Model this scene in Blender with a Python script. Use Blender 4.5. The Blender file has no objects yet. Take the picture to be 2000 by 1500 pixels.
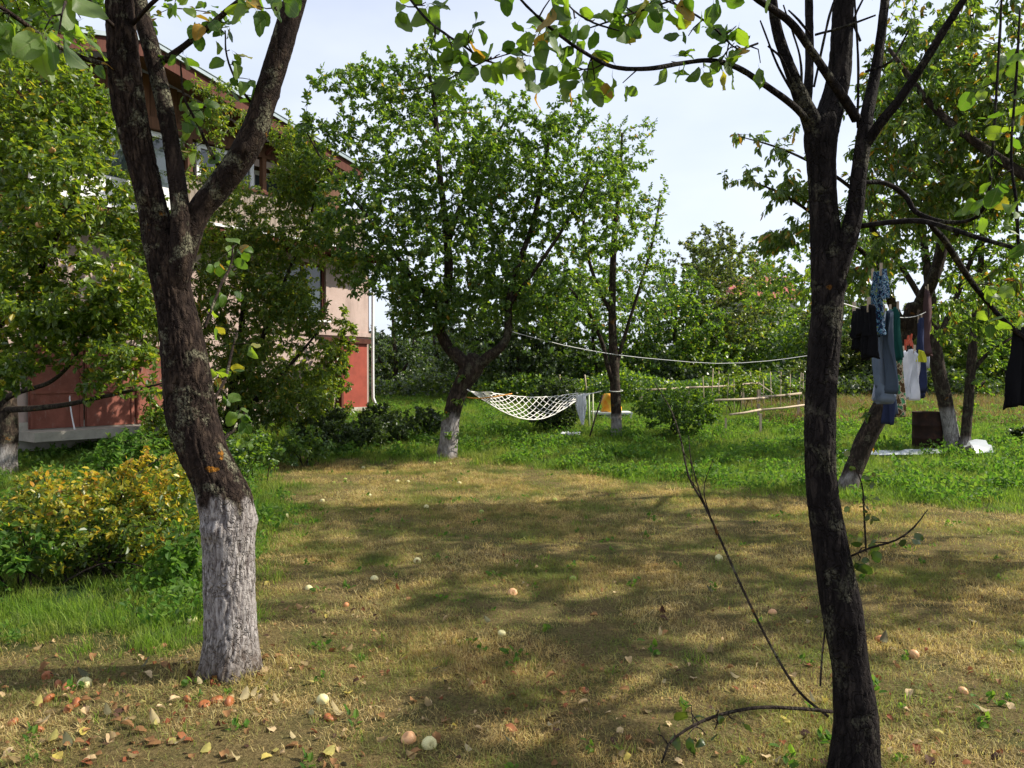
import bpy, math, random
import numpy as np
from mathutils import Vector, Matrix, noise as mn

R = math.radians
sc = bpy.context.scene
C = sc.collection
rng = np.random.default_rng(7)
random.seed(7)

# ------------------------------------------------------------------ camera, sky, sun, exposure
CAM_H = 1.55
PITCH = R(-0.76)
F = 1500.0                                  # focal length in photo pixels (photo 2000 x 1500)
cam_d = bpy.data.cameras.new('camera')
cam = bpy.data.objects.new('camera', cam_d)
C.objects.link(cam)
cam.location = (0, 0, CAM_H)
cam.rotation_euler = (R(90) + PITCH, 0, 0)
cam_d.sensor_width = 36
cam_d.lens = 27
cam_d.clip_start = 0.05
cam_d.clip_end = 2000
sc.camera = cam

SUN_AZ = R(84)      # clockwise from +Y (view direction)
SUN_EL = R(41)
w = bpy.data.worlds.new('World')
sc.world = w
w.use_nodes = True
nt = w.node_tree
nt.nodes.clear()
sky = nt.nodes.new('ShaderNodeTexSky')
sky.sky_type = 'NISHITA'
sky.sun_disc = False
sky.sun_elevation = SUN_EL
sky.sun_rotation = SUN_AZ
sky.air_density = 1.0
sky.dust_density = 1.6
sky.ozone_density = 2.0
bg = nt.nodes.new('ShaderNodeBackground')
bg.inputs['Strength'].default_value = 0.099
# thin high veil of cloud over the blue
tc = nt.nodes.new('ShaderNodeTexCoord')
mp = nt.nodes.new('ShaderNodeMapping')
mp.inputs['Scale'].default_value = (1.2, 1.2, 3.0)
nz = nt.nodes.new('ShaderNodeTexNoise')
nz.inputs['Scale'].default_value = 1.6
nz.inputs['Detail'].default_value = 5
nz.inputs['Roughness'].default_value = .5
cr = nt.nodes.new('ShaderNodeValToRGB')
cr.color_ramp.elements[0].position = .25
cr.color_ramp.elements[0].color = (.48, .48, .48, 1)
cr.color_ramp.elements[1].position = .75
cr.color_ramp.elements[1].color = (.95, .95, .95, 1)
mx = nt.nodes.new('ShaderNodeMixRGB')
mx.inputs[2].default_value = (6.9, 7.35, 8.5, 1)
out = nt.nodes.new('ShaderNodeOutputWorld')
L = nt.links
L.new(tc.outputs['Generated'], mp.inputs[0])
L.new(mp.outputs[0], nz.inputs['Vector'])
L.new(nz.outputs['Fac'], cr.inputs[0])
L.new(cr.outputs[0], mx.inputs[0])
L.new(sky.outputs[0], mx.inputs[1])
L.new(mx.outputs[0], bg.inputs['Color'])
L.new(bg.outputs[0], out.inputs[0])

sd = bpy.data.lights.new('sun', 'SUN')
sd.energy = 5.0
sd.angle = R(0.55)
sd.color = (1.0, .93, .80)
sun = bpy.data.objects.new('sun', sd)
C.objects.link(sun)
sdir = Vector((math.sin(SUN_AZ) * math.cos(SUN_EL), math.cos(SUN_AZ) * math.cos(SUN_EL), math.sin(SUN_EL)))
sun.rotation_euler = sdir.to_track_quat('Z', 'Y').to_euler()

vs = sc.view_settings
vs.view_transform = 'Standard'
vs.look = 'None'
vs.exposure = 0.65
vs.gamma = 1
vs.use_curve_mapping = False
sc.render.engine = 'CYCLES'
sc.cycles.max_bounces = 7
sc.cycles.diffuse_bounces = 3
sc.cycles.glossy_bounces = 2
sc.cycles.transmission_bounces = 4
sc.cycles.transparent_max_bounces = 4
sc.cycles.caustics_reflective = False
sc.cycles.caustics_refractive = False

# ------------------------------------------------------------------ helpers
cp, sp = math.cos(PITCH), math.sin(PITCH)


def at(px, py, Y):
    """world point seen at photo pixel (px,py) standing Y metres in front of the camera"""
    u = (px - 1000) / F
    v = (750 - py) / F
    d = np.array([u, cp - v * sp, sp + v * cp])
    t = Y / d[1]
    return np.array([d[0] * t, Y, CAM_H + d[2] * t])


def gh(x, y):
    return np.interp(y, [0, 12.5, 14, 20, 30, 60, 500], [0, 0, .09, .60, 1.0, 1.25, 1.25]) + 0 * np.asarray(x)


def ground_at(px, py):
    lo, hi = 1.2, 80.0
    for _ in range(50):
        m = .5 * (lo + hi)
        p = at(px, py, m)
        if p[2] > gh(p[0], m):
            lo = m
        else:
            hi = m
    p = at(px, py, lo)
    p[2] = gh(p[0], lo)
    return p


def nmesh(name, V, Fc, attrs=None, smooth=True):
    me = bpy.data.meshes.new(name)
    V = np.asarray(V, dtype=np.float32)
    if isinstance(Fc, np.ndarray):
        n, k = Fc.shape
        me.vertices.add(len(V))
        me.vertices.foreach_set('co', V.ravel())
        me.loops.add(n * k)
        me.loops.foreach_set('vertex_index', Fc.astype(np.int32).ravel())
        me.polygons.add(n)
        me.polygons.foreach_set('loop_start', np.arange(0, n * k, k, dtype=np.int32))
        me.polygons.foreach_set('loop_total', np.full(n, k, dtype=np.int32))
        me.update(calc_edges=True)
    else:
        me.from_pydata([tuple(map(float, v)) for v in V], [], [tuple(int(i) for i in f) for f in Fc])
    if attrs:
        for k_, a in attrs.items():
            at_ = me.attributes.new(k_, 'FLOAT', 'POINT')
            at_.data.foreach_set('value', np.asarray(a, dtype=np.float32))
    me.polygons.foreach_set('use_smooth', np.full(len(me.polygons), bool(smooth)))
    return me


def obj(name, me, mat=None, parent=None, **kw):
    o = bpy.data.objects.new(name, me)
    C.objects.link(o)
    if mat is not None and not me.materials:
        me.materials.append(mat)
    if parent is not None:
        o.parent = parent
        o.matrix_parent_inverse = Matrix.Translation(parent.location).inverted() if not parent.parent else Matrix()
    for k_, v in kw.items():
        o[k_] = v
    return o


def thing(name, label, cat, loc, group=None):
    o = bpy.data.objects.new(name, None)
    C.objects.link(o)
    o.location = tuple(float(a) for a in loc)
    o.empty_display_size = .2
    o['label'] = label
    o['category'] = cat
    if group:
        o['group'] = group
    return o


class MB:
    """collects pieces into one mesh"""
    def __init__(s):
        s.V = []
        s.F = []
        s.n = 0
        s.A = {}

    def add(s, V, Fc, **attrs):
        V = np.asarray(V, float)
        s.V.append(V)
        for f in Fc:
            s.F.append([int(i) + s.n for i in f])
        for k_, a in attrs.items():
            s.A.setdefault(k_, []).append(np.asarray(a, float) if np.ndim(a) else np.full(len(V), float(a)))
        s.n += len(V)
        return s

    def box(s, c, size, X=(1, 0, 0), Z=(0, 0, 1)):
        c = np.array(c, float)
        X = np.array(X, float); X /= np.linalg.norm(X)
        Z = np.array(Z, float)
        Yv = np.cross(Z, X); Yv /= np.linalg.norm(Yv)
        Z = np.cross(X, Yv)
        h = np.array(size, float) / 2
        V = [c + X * h[0] * a + Yv * h[1] * b + Z * h[2] * d for a in (-1, 1) for b in (-1, 1) for d in (-1, 1)]
        s.add(V, [(0, 1, 3, 2), (4, 6, 7, 5), (0, 4, 5, 1), (2, 3, 7, 6), (0, 2, 6, 4), (1, 5, 7, 3)])
        return s

    def tube(s, P, r, sides=6, step=None, cap=True, **kw):
        V, Fc, A = tube(P, r, sides, step, cap=cap, **kw)
        s.add(V, Fc, **A)
        return s

    def mesh(s, name, smooth=True):
        V = np.concatenate(s.V)
        attrs = {k_: np.concatenate(a) for k_, a in s.A.items() if sum(len(q) for q in a) == len(V)}
        ln = {len(f) for f in s.F}
        Fc = np.array(s.F) if len(ln) == 1 else s.F
        return nmesh(name, V, Fc, attrs, smooth)

    def build(s, name, mat, parent=None, smooth=True, **kw):
        return obj(name, s.mesh(name, smooth), mat, parent, **kw)


def catmull(P, step):
    P = np.asarray(P, float)
    if len(P) == 2:
        n = max(2, int(np.linalg.norm(P[1, :3] - P[0, :3]) / step) + 1)
        t = np.linspace(0, 1, n)[:, None]
        return P[0] * (1 - t) + P[1] * t
    Q = np.vstack([2 * P[0] - P[1], P, 2 * P[-1] - P[-2]])
    out_ = []
    for i in range(1, len(Q) - 2):
        p0, p1, p2, p3 = Q[i - 1:i + 3]
        n = max(1, int(np.linalg.norm(p2[:3] - p1[:3]) / step))
        for k_ in range(n):
            t = k_ / n
            out_.append(.5 * (2 * p1 + (p2 - p0) * t + (2 * p0 - 5 * p1 + 4 * p2 - p3) * t * t + (3 * p1 - p0 - 3 * p2 + p3) * t ** 3))
    out_.append(P[-1])
    return np.array(out_)


def tube(P, r, sides=6, step=None, cap=True, bark=0.0, white=None, seed=0, flare=0.0, knots=()):
    """tapered tube along P (Nx3) with radius r; bark = fissure depth; returns verts, faces, attrs"""
    P = np.asarray(P, float)
    r = np.broadcast_to(np.asarray(r, float), (len(P),)) if np.ndim(r) else np.full(len(P), float(r))
    Q = np.hstack([P, r[:, None]])
    if step:
        Q = catmull(Q, step)
    P, r = Q[:, :3], np.maximum(Q[:, 3], 1e-4)
    n = len(P)
    T = np.gradient(P, axis=0)
    T /= np.linalg.norm(T, axis=1)[:, None] + 1e-12
    ref = np.array([1, 0, 0.]) if abs(T[0][0]) < .9 else np.array([0, 1., 0])
    N = np.zeros_like(P)
    v = ref - T[0] * ref.dot(T[0])
    for i in range(n):
        v = v - T[i] * v.dot(T[i])
        v /= np.linalg.norm(v) + 1e-12
        N[i] = v
    B = np.cross(T, N)
    th = np.linspace(0, 2 * np.pi, sides, endpoint=False)
    co, si = np.cos(th), np.sin(th)
    D = N[:, None, :] * co[None, :, None] + B[:, None, :] * si[None, :, None]
    rr = np.repeat(r[:, None], sides, 1)
    crev = np.zeros((n, sides))
    if bark > 0:
        ln = np.concatenate([[0], np.cumsum(np.linalg.norm(np.diff(P, axis=0), axis=1))])
        nn = mn.noise
        for i in range(n):
            s = ln[i]
            for j in range(sides):
                a, b = co[j] * r[i], si[j] * r[i]
                big = nn((a * 5 + seed, b * 5, s * 3.0))
                wob = nn((a * 16, b * 16 + seed, s * 9)) * .35
                f1 = nn((a * 62 + wob * 3, b * 62 + seed, s * 8 + wob * 2))
                f2 = nn((a * 120 + seed, b * 120, s * 45))
                ridge = 1 - min(1.0, abs(f1) * 3.4)     # 1 in a fissure
                crev[i, j] = ridge * ridge
                rr[i, j] = r[i] * (1 + .10 * big) - bark * ridge * ridge + bark * .45 * f2
    if flare > 0:
        k_ = np.clip(1 - (P[:, 2] - P[0, 2]) / (r[0] * 3.0), 0, 1) ** 2
        lob = 1 + .35 * np.sin(th * 5 + seed) * 1.0
        rr = rr * (1 + flare * k_[:, None] * lob[None, :])
    for (kt, ka, kr, kh) in knots:
        i0 = kt * (n - 1)
        di = (np.arange(n) - i0)[:, None] * (np.linalg.norm(P[-1] - P[0]) / n)
        da = (np.angle(np.exp(1j * (th - ka))))[None, :] * r.mean()
        rr = rr + kh * np.exp(-(di ** 2 + da ** 2) / kr ** 2)
    V = (P[:, None, :] + D * rr[:, :, None]).reshape(-1, 3)
    i = np.arange(n - 1)[:, None] * sides
    j = np.arange(sides)[None, :]
    j2 = (j + 1) % sides
    Fq = np.stack([i + j, i + j2, i + sides + j2, i + sides + j], -1).reshape(-1, 4)
    Fl = Fq
    if cap:
        V = np.vstack([V, P[0] - T[0] * r[0] * .3, P[-1] + T[-1] * r[-1] * .5])
        a, b = len(V) - 2, len(V) - 1
        c0 = [(a, (k_ + 1) % sides, k_, k_) for k_ in range(sides)]
        Fl = Fq.tolist()
        Fl += [[a, (k_ + 1) % sides, k_] for k_ in range(sides)]
        m = (n - 1) * sides
        Fl += [[b, m + k_, m + (k_ + 1) % sides] for k_ in range(sides)]
        crevf = np.concatenate([crev.ravel(), [0, 0]])
    else:
        crevf = crev.ravel()
    ww = np.zeros(len(V))
    if white is not None:
        z0, z1 = white
        zz = V[:, 2]
        nf = np.array([mn.noise((v_[0] * 22, v_[1] * 22, v_[2] * 14)) for v_ in V]) if len(V) < 200000 else 0
        ww = np.clip((z1 - zz + nf * .10) / .05, 0, 1)
        ww = ww * np.clip((zz - z0 - .02 + nf * .05) / .04 + .35, 0, 1)
    return V, Fl, {'crev': crevf, 'ww': ww}


# ------------------------------------------------------------------ materials
class NT:
    def __init__(s, name):
        s.m = bpy.data.materials.new(name)
        s.m.use_nodes = True
        s.t = s.m.node_tree
        s.t.nodes.clear()
        s.out = s.n('ShaderNodeOutputMaterial')

    def n(s, typ, **kw):
        nd = s.t.nodes.new(typ)
        for k_, v in kw.items():
            if k_ in nd.bl_rna.properties:
                setattr(nd, k_, v)
            else:
                nd.inputs[k_.replace('_', ' ')].default_value = v
        return nd

    def l(s, a, b):
        s.t.links.new(a, b)

    def ramp(s, src, stops, interp='LINEAR'):
        r = s.n('ShaderNodeValToRGB')
        e = r.color_ramp.elements
        r.color_ramp.interpolation = interp
        while len(e) < len(stops):
            e.new(.5)
        for el, (p, c) in zip(e, stops):
            el.position = p
            el.color = (*c, 1) if len(c) == 3 else c
        s.l(src, r.inputs[0])
        return r.outputs[0]

    def noise(s, scale, detail=4, rough=.55, vec=None, dist=0):
        nd = s.n('ShaderNodeTexNoise')
        nd.inputs['Scale'].default_value = scale
        nd.inputs['Detail'].default_value = detail
        nd.inputs['Roughness'].default_value = rough
        nd.inputs['Distortion'].default_value = dist
        if vec is not None:
            s.l(vec, nd.inputs['Vector'])
        return nd.outputs['Fac']

    def pos(s, scale=None):
        g = s.n('ShaderNodeNewGeometry').outputs['Position']
        if scale is None:
            return g
        m = s.n('ShaderNodeMapping')
        m.inputs['Scale'].default_value = scale
        s.l(g, m.inputs[0])
        return m.outputs[0]

    def mix(s, f, a, b, typ='MIX'):
        m = s.n('ShaderNodeMixRGB', blend_type=typ)
        for sock, v in ((0, f), (1, a), (2, b)):
            if hasattr(v, 'is_linked'):
                s.l(v, m.inputs[sock])
            elif np.ndim(v):
                m.inputs[sock].default_value = (*v, 1) if len(v) == 3 else v
            else:
                m.inputs[sock].default_value = v if sock == 0 else (v, v, v, 1)
        return m.outputs[0]

    def math(s, op, a, b=0.0, clamp=False):
        m = s.n('ShaderNodeMath', operation=op, use_clamp=clamp)
        for i, v in enumerate((a, b)):
            if hasattr(v, 'is_linked'):
                s.l(v, m.inputs[i])
            else:
                m.inputs[i].default_value = v
        return m.outputs[0]

    def attr(s, name):
        return s.n('ShaderNodeAttribute', attribute_name=name).outputs['Fac']

    def bump(s, h, strength=.5, dist=.01):
        b = s.n('ShaderNodeBump')
        b.inputs['Strength'].default_value = strength
        b.inputs['Distance'].default_value = dist
        s.l(h, b.inputs['Height'])
        return b.outputs[0]

    def pbsdf(s, color, rough=.7, spec=.3, normal=None, metal=0.0, out=True):
        p = s.n('ShaderNodeBsdfPrincipled')
        if hasattr(color, 'is_linked'):
            s.l(color, p.inputs['Base Color'])
        else:
            p.inputs['Base Color'].default_value = (*color, 1)
        if hasattr(rough, 'is_linked'):
            s.l(rough, p.inputs['Roughness'])
        else:
            p.inputs['Roughness'].default_value = rough
        p.inputs['Specular IOR Level'].default_value = spec
        p.inputs['Metallic'].default_value = metal
        if normal is not None:
            s.l(normal, p.inputs['Normal'])
        if out:
            s.l(p.outputs[0], s.out.inputs[0])
        return p


def leaf_mat(name, stops, trans=(.20, .33, .03), tstops=None, rough=.38, spec=.55, tmix=.42, attr='rnd'):
    t = NT(name)
    a = t.attr(attr)
    col = t.ramp(a, stops)
    nz_ = t.noise(60, 3, .6, t.pos())
    col = t.mix(.5, col, t.ramp(nz_, [(.3, (.55, .55, .55)), (.7, (1.35, 1.35, 1.2))]), 'MULTIPLY')
    g = t.n('ShaderNodeNewGeometry')
    under = t.mix(g.outputs['Backfacing'], col, t.mix(.4, col, (.16, .20, .10)))
    p = t.pbsdf(under, rough, spec, out=False)
    tr = t.n('ShaderNodeBsdfTranslucent')
    if tstops:
        t.l(t.ramp(a, tstops), tr.inputs[0])
    else:
        t.l(t.mix(.0, t.mix(1, col, tuple(c * 6 for c in trans), 'MULTIPLY'), trans), tr.inputs[0])
        t.l(t.mix(.65, t.mix(1, col, (3.2, 2.9, 1.4), 'MULTIPLY'), trans), tr.inputs[0])
    m = t.n('ShaderNodeMixShader')
    m.inputs[0].default_value = tmix
    t.l(p.outputs[0], m.inputs[1])
    t.l(tr.outputs[0], m.inputs[2])
    t.l(m.outputs[0], t.out.inputs[0])
    return t.m


G1 = [(0, (.030, .070, .016)), (.35, (.055, .112, .022)), (.7, (.082, .152, .030)), (.93, (.120, .185, .035)), (.965, (.30, .24, .02)), (1, (.36, .17, .02))]
T1 = [(0, (.10, .22, .012)), (.35, (.19, .36, .016)), (.7, (.30, .48, .02)), (.93, (.44, .58, .03)), (.965, (.60, .46, .03)), (1, (.60, .28, .03))]
M = {}
M['leaf_apple'] = leaf_mat('apple leaf', G1, tstops=T1)
M['leaf_pear'] = leaf_mat('pear leaf', [(0, (.036, .068, .014)), (.4, (.065, .115, .02)), (.75, (.095, .150, .024)), (.9, (.13, .17, .024)), (.94, (.34, .22, .02)), (1, (.36, .13, .02))],
                          tstops=[(0, (.13, .26, .02)), (.4, (.24, .40, .03)), (.75, (.34, .50, .03)), (.9, (.46, .54, .03)), (.94, (.65, .42, .03)), (1, (.6, .22, .02))])
M['leaf_light'] = leaf_mat('light green leaf', [(0, (.038, .075, .010)), (.5, (.075, .13, .015)), (.9, (.13, .18, .02)), (.95, (.36, .30, .02)), (1, (.42, .24, .02))],
                           tstops=[(0, (.17, .30, .015)), (.5, (.32, .46, .02)), (.9, (.50, .60, .03)), (.95, (.65, .52, .03)), (1, (.65, .36, .03))])
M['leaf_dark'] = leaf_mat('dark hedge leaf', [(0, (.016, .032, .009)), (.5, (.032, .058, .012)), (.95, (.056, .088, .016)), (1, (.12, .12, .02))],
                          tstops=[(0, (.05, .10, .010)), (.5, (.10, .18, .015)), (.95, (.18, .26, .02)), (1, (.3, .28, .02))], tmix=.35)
M['leaf_olive'] = leaf_mat('olive leaf', [(0, (.035, .055, .014)), (.5, (.07, .095, .022)), (.9, (.11, .13, .028)), (1, (.24, .17, .03))],
                           tstops=[(0, (.10, .16, .02)), (.5, (.20, .27, .03)), (.9, (.30, .34, .035)), (1, (.5, .36, .03))])
M['leaf_yellow'] = leaf_mat('yellowing shrub leaf', [(0, (.04, .085, .012)), (.35, (.09, .13, .015)), (.5, (.26, .25, .02)), (.75, (.54, .42, .02)), (1, (.45, .22, .02))],
                            tstops=[(0, (.16, .30, .02)), (.35, (.32, .42, .03)), (.55, (.58, .52, .03)), (.8, (.78, .60, .04)), (1, (.65, .32, .02))])
M['leaf_weed'] = leaf_mat('weed leaf', spec=.2, rough=.6, stops= [(0, (.032, .085, .012)), (.5, (.06, .135, .016)), (1, (.11, .19, .025))],
                          tstops=[(0, (.10, .26, .02)), (.5, (.18, .38, .025)), (1, (.30, .46, .04))])


def bark_mat(name, dark, light, lichen=.5, white=True):
    t = NT(name)
    P = t.pos((30, 30, 9))
    n1 = t.noise(1.0, 8, .65, P, .4)
    n2 = t.noise(7, 5, .6, t.pos())
    cv = t.attr('crev')
    col = t.ramp(n1, [(.3, tuple(d * .6 for d in dark)), (.5, dark), (.7, light)])
    wv = t.n('ShaderNodeVectorMath', operation='ADD')
    dn_ = t.n('ShaderNodeTexNoise')
    dn_.inputs['Scale'].default_value = 14
    dn_.inputs['Detail'].default_value = 3
    t.l(t.pos(), dn_.inputs['Vector'])
    sc_ = t.n('ShaderNodeVectorMath', operation='SCALE')
    sc_.inputs['Scale'].default_value = .09
    t.l(dn_.outputs['Color'], sc_.inputs[0])
    t.l(t.pos(), wv.inputs[0])
    t.l(sc_.outputs[0], wv.inputs[1])
    mp_ = t.n('ShaderNodeMapping')
    mp_.inputs['Scale'].default_value = (40, 40, 8)
    t.l(wv.outputs[0], mp_.inputs[0])
    vo = t.n('ShaderNodeTexVoronoi', feature='DISTANCE_TO_EDGE')
    vo.inputs['Scale'].default_value = 1.0
    t.l(mp_.outputs[0], vo.inputs['Vector'])
    crack = t.math('MULTIPLY', t.ramp(vo.outputs['Distance'], [(.0, (1, 1, 1)), (.11, (0, 0, 0))]), t.ramp(n2, [(.38, (0, 0, 0)), (.58, (1, 1, 1))]))
    cv = t.math('MAXIMUM', cv, t.math('MULTIPLY', crack, .7))
    col = t.mix(t.math('MULTIPLY', cv, .80), col, tuple(d * .30 for d in dark))
    ln = t.ramp(n2, [(.545, (0, 0, 0)), (.62, (1, 1, 1))])
    n3 = t.noise(90, 4, .7, t.pos())
    lf = t.math('MULTIPLY', t.math('MULTIPLY', ln, t.ramp(n3, [(.42, (0, 0, 0)), (.55, (1, 1, 1))])), lichen)
    col = t.mix(lf, col, (.20, .195, .13))
    n4 = t.noise(4.5, 3, .5, t.pos((1, 1, 1.4)))
    of = t.math('MULTIPLY', t.ramp(n4, [(.70, (0, 0, 0)), (.715, (1, 1, 1))]), min(1, lichen * 1.1))
    of = t.math('MULTIPLY', of, t.ramp(n3, [(.35, (0, 0, 0)), (.45, (1, 1, 1))]))
    col = t.mix(of, col, (.26, .11, .012))
    if white:
        ww = t.attr('ww')
        nw = t.noise(60, 6, .75, t.pos((1, 1, .16)), .3)
        keep = t.ramp(nw, [(.36, (0, 0, 0)), (.50, (1, 1, 1))])
        wf = t.math('MULTIPLY', t.math('MULTIPLY', ww, keep), t.math('SUBTRACT', 1.0, t.math('MULTIPLY', cv, .85)), True)
        wc = t.ramp(t.noise(20, 6, .7, t.pos((1, 1, .3))), [(.3, (.22, .20, .19)), (.7, (.45, .42, .405))])
        col = t.mix(t.math('MULTIPLY', ww, .55), col, (.16, .13, .125))
        col = t.mix(wf, col, wc)
        sz = t.n('ShaderNodeSeparateXYZ')
        t.l(t.pos(), sz.inputs[0])
        soil = t.ramp(t.math('ADD', sz.outputs[2], t.math('MULTIPLY', nw, .35)), [(.16, (.75, .75, .75)), (.42, (0, 0, 0))])
        col = t.mix(t.math('MULTIPLY', soil, ww), col, (.085, .060, .040))
    h = t.math('SUBTRACT', t.math('ADD', n1, t.math('MULTIPLY', n3, .5)), t.math('MULTIPLY', crack, .9))
    t.pbsdf(col, .92, .12, t.bump(h, 1.0, .012))
    return t.m


M['bark'] = bark_mat('dark apple bark', (.024, .016, .013), (.080, .056, .040), .8)
M['bark_r'] = bark_mat('black apple bark', (.014, .011, .011), (.045, .036, .031), .35)
M['bark_g'] = bark_mat('grey bark', (.034, .025, .020), (.11, .082, .060), .4)
M['twig'] = bark_mat('twig bark', (.028, .020, .016), (.08, .062, .048), .2, False)


def near_leaf_mat(name, stops, tstops):
    m_ = leaf_mat(name, stops, tstops=tstops, tmix=.46, rough=.5, spec=.35)
    tr_ = m_.node_tree
    nd, lk_ = tr_.nodes, tr_.links
    co = nd.new('ShaderNodeTexCoord')
    sx = nd.new('ShaderNodeSeparateXYZ')
    lk_.new(co.outputs['Object'], sx.inputs[0])

    def mth(op, a, b_=0.0):
        q = nd.new('ShaderNodeMath')
        q.operation = op
        for i_, v in enumerate((a, b_)):
            if hasattr(v, 'is_linked'):
                lk_.new(v, q.inputs[i_])
            else:
                q.inputs[i_].default_value = v
        return q.outputs[0]
    ax_ = mth('ABSOLUTE', sx.outputs[0])
    lat = mth('ABSOLUTE', mth('SINE', mth('MULTIPLY', mth('SUBTRACT', sx.outputs[1], mth('MULTIPLY', ax_, .9)), 24.0)))
    vein = mth('MAXIMUM', mth('LESS_THAN', ax_, .018), mth('MULTIPLY', mth('LESS_THAN', lat, .16), .55))
    for n_ in list(nd):
        if n_.bl_idname in ('ShaderNodeBsdfPrincipled', 'ShaderNodeBsdfTranslucent'):
            s_ = n_.inputs[0]
            src = s_.links[0].from_socket
            mm = nd.new('ShaderNodeMixRGB')
            lk_.new(mth('MULTIPLY', vein, .55), mm.inputs[0])
            lk_.new(src, mm.inputs[1])
            mm.inputs[2].default_value = (.22, .27, .10, 1) if n_.bl_idname.endswith('Principled') else (.16, .22, .03, 1)
            lk_.new(mm.outputs[0], s_)
    bp_ = nd.new('ShaderNodeBump')
    bp_.inputs['Strength'].default_value = .6
    bp_.inputs['Distance'].default_value = .003
    lk_.new(vein, bp_.inputs['Height'])
    for n_ in nd:
        if n_.bl_idname == 'ShaderNodeBsdfPrincipled':
            lk_.new(bp_.outputs[0], n_.inputs['Normal'])
    return m_


M['leaf_near'] = near_leaf_mat('near apple leaf', G1, T1)


def plain(name, col, rough=.6, spec=.3, scale=8, var=.25, bump=.0, metal=0.0):
    t = NT(name)
    n1 = t.noise(scale, 6, .65, t.pos())
    lo = tuple(c * (1 - var) for c in col)
    hi = tuple(min(1, c * (1 + var)) for c in col)
    c_ = t.ramp(n1, [(.3, lo), (.7, hi)])
    t.pbsdf(c_, rough, spec, t.bump(n1, bump, .02) if bump else None, metal)
    return t.m


def apple_mat(name, a, b):
    t = NT(name)
    tcn = t.n('ShaderNodeTexCoord').outputs['Object']
    n1 = t.noise(14, 4, .6, tcn)
    c_ = t.ramp(n1, [(.35, a), (.65, b)])
    sp_ = t.noise(160, 2, .5, tcn)
    c_ = t.mix(t.ramp(sp_, [(.62, (0, 0, 0)), (.68, (.5, .5, .5))]), c_, (.10, .05, .02))
    t.pbsdf(c_, .5, .35)
    return t.m


M['apple_green'] = apple_mat('green apple skin', (.22, .30, .05), (.36, .40, .09))
M['apple_pale'] = apple_mat('pale yellow apple skin', (.52, .48, .20), (.66, .60, .34))
M['apple_red'] = apple_mat('red striped apple skin', (.42, .08, .03), (.58, .34, .14))
M['apple_rot'] = apple_mat('brown rotten apple skin', (.20, .055, .02), (.36, .13, .04))
M['apple_peach'] = apple_mat('peach coloured apple skin', (.58, .26, .12), (.62, .40, .20))


# ------------------------------------------------------------------ leaf templates
def leaf_far():
    V = np.array([[0, 0, 0], [-.30, .38, .08], [.30, .38, .08], [0, .45, 0], [-.17, .8, .03], [.17, .8, .03], [0, 1, -.08]])
    V[:, 2] -= (V[:, 1] ** 2) * .12
    Fq = np.array([[0, 3, 1, 1], [0, 2, 3, 3]])
    Ft = [[0, 3, 1], [0, 2, 3], [1, 3, 4], [3, 2, 5], [3, 6, 4], [3, 5, 6]]
    return V, np.array(Ft)


def leaf_tiny(wd=.32):
    V = np.array([[0, 0, 0], [-wd, .5, .07], [wd, .5, .07], [0, 1, -.06]])
    return V, np.array([[0, 2, 1], [1, 2, 3]])


def leaf_long():
    V, Ft = leaf_far()
    V = V.copy()
    V[:, 0] *= .68
    return V, Ft


def leaf_hex(wd=1.0):
    V = np.array([[0, 0, 0], [-.29 * wd, .32, .09], [.29 * wd, .32, .09], [-.22 * wd, .74, .05], [.22 * wd, .74, .05], [0, 1, -.08]])
    return V, np.array([[0, 5, 3, 1], [0, 2, 4, 5]])


LEAF = {'far': leaf_hex(), 'long': leaf_hex(.68), 'full': leaf_far(), 'tiny': leaf_tiny(), 'narrow': leaf_tiny(.16)}


def leaf_near(seed, wid=.36, curl=.25, fold=.16, serr=.03):
    """detailed leaf, unit length along +y with a short stalk"""
    rs = random.Random(seed)
    prof = [0, .58, .86, .99, 1.0, .93, .78, .50, 0]
    n = len(prof) - 1
    V = []
    bend = curl * rs.uniform(.5, 1.6)
    side = rs.uniform(-.12, .12)
    for i, p in enumerate(prof):
        t = i / n
        y = t
        z0 = -bend * t * t
        x0 = side * t * t
        for j in (-1, -.55, 0, .55, 1):
            x = j * p * wid
            z = z0 + abs(j) * p * fold - (abs(j) > .9) * p * .05 + .02 * math.sin(9 * t + 3 * j + seed)
            yy = y + (serr * (1 if i % 2 else -1) if abs(j) == 1 and 0 < i < n else 0) + abs(j) * .03
            V.append((x0 + x, yy, z))
    Fc = []
    for i in range(n):
        for j in range(4):
            a = i * 5 + j
            Fc.append((a, a + 1, a + 6, a + 5))
    # stalk
    b = len(V)
    V += [(-.012, 0, 0), (.012, 0, 0), (.0, -.32, .06), (0, 0, -.02)]
    Fc += [(b, b + 1, b + 2), (b + 1, b + 3, b + 2), (b + 3, b, b + 2)]
    return np.array(V), Fc


NEAR = []
for k_ in range(8):
    V_, F_ = leaf_near(k_, wid=.36 + .02 * (k_ % 4), curl=.2 + .05 * k_, fold=.08 + .03 * (k_ % 3))
    NEAR.append((V_, F_))


def rot_basis(d, nrm):
    """arrays of matrices with columns x, y=d, z=normal"""
    d = d / (np.linalg.norm(d, axis=1)[:, None] + 1e-9)
    nrm = nrm - d * (nrm * d).sum(1)[:, None]
    nrm /= np.linalg.norm(nrm, axis=1)[:, None] + 1e-9
    x = np.cross(d, nrm)
    return np.stack([x, d, nrm], 2)


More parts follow.
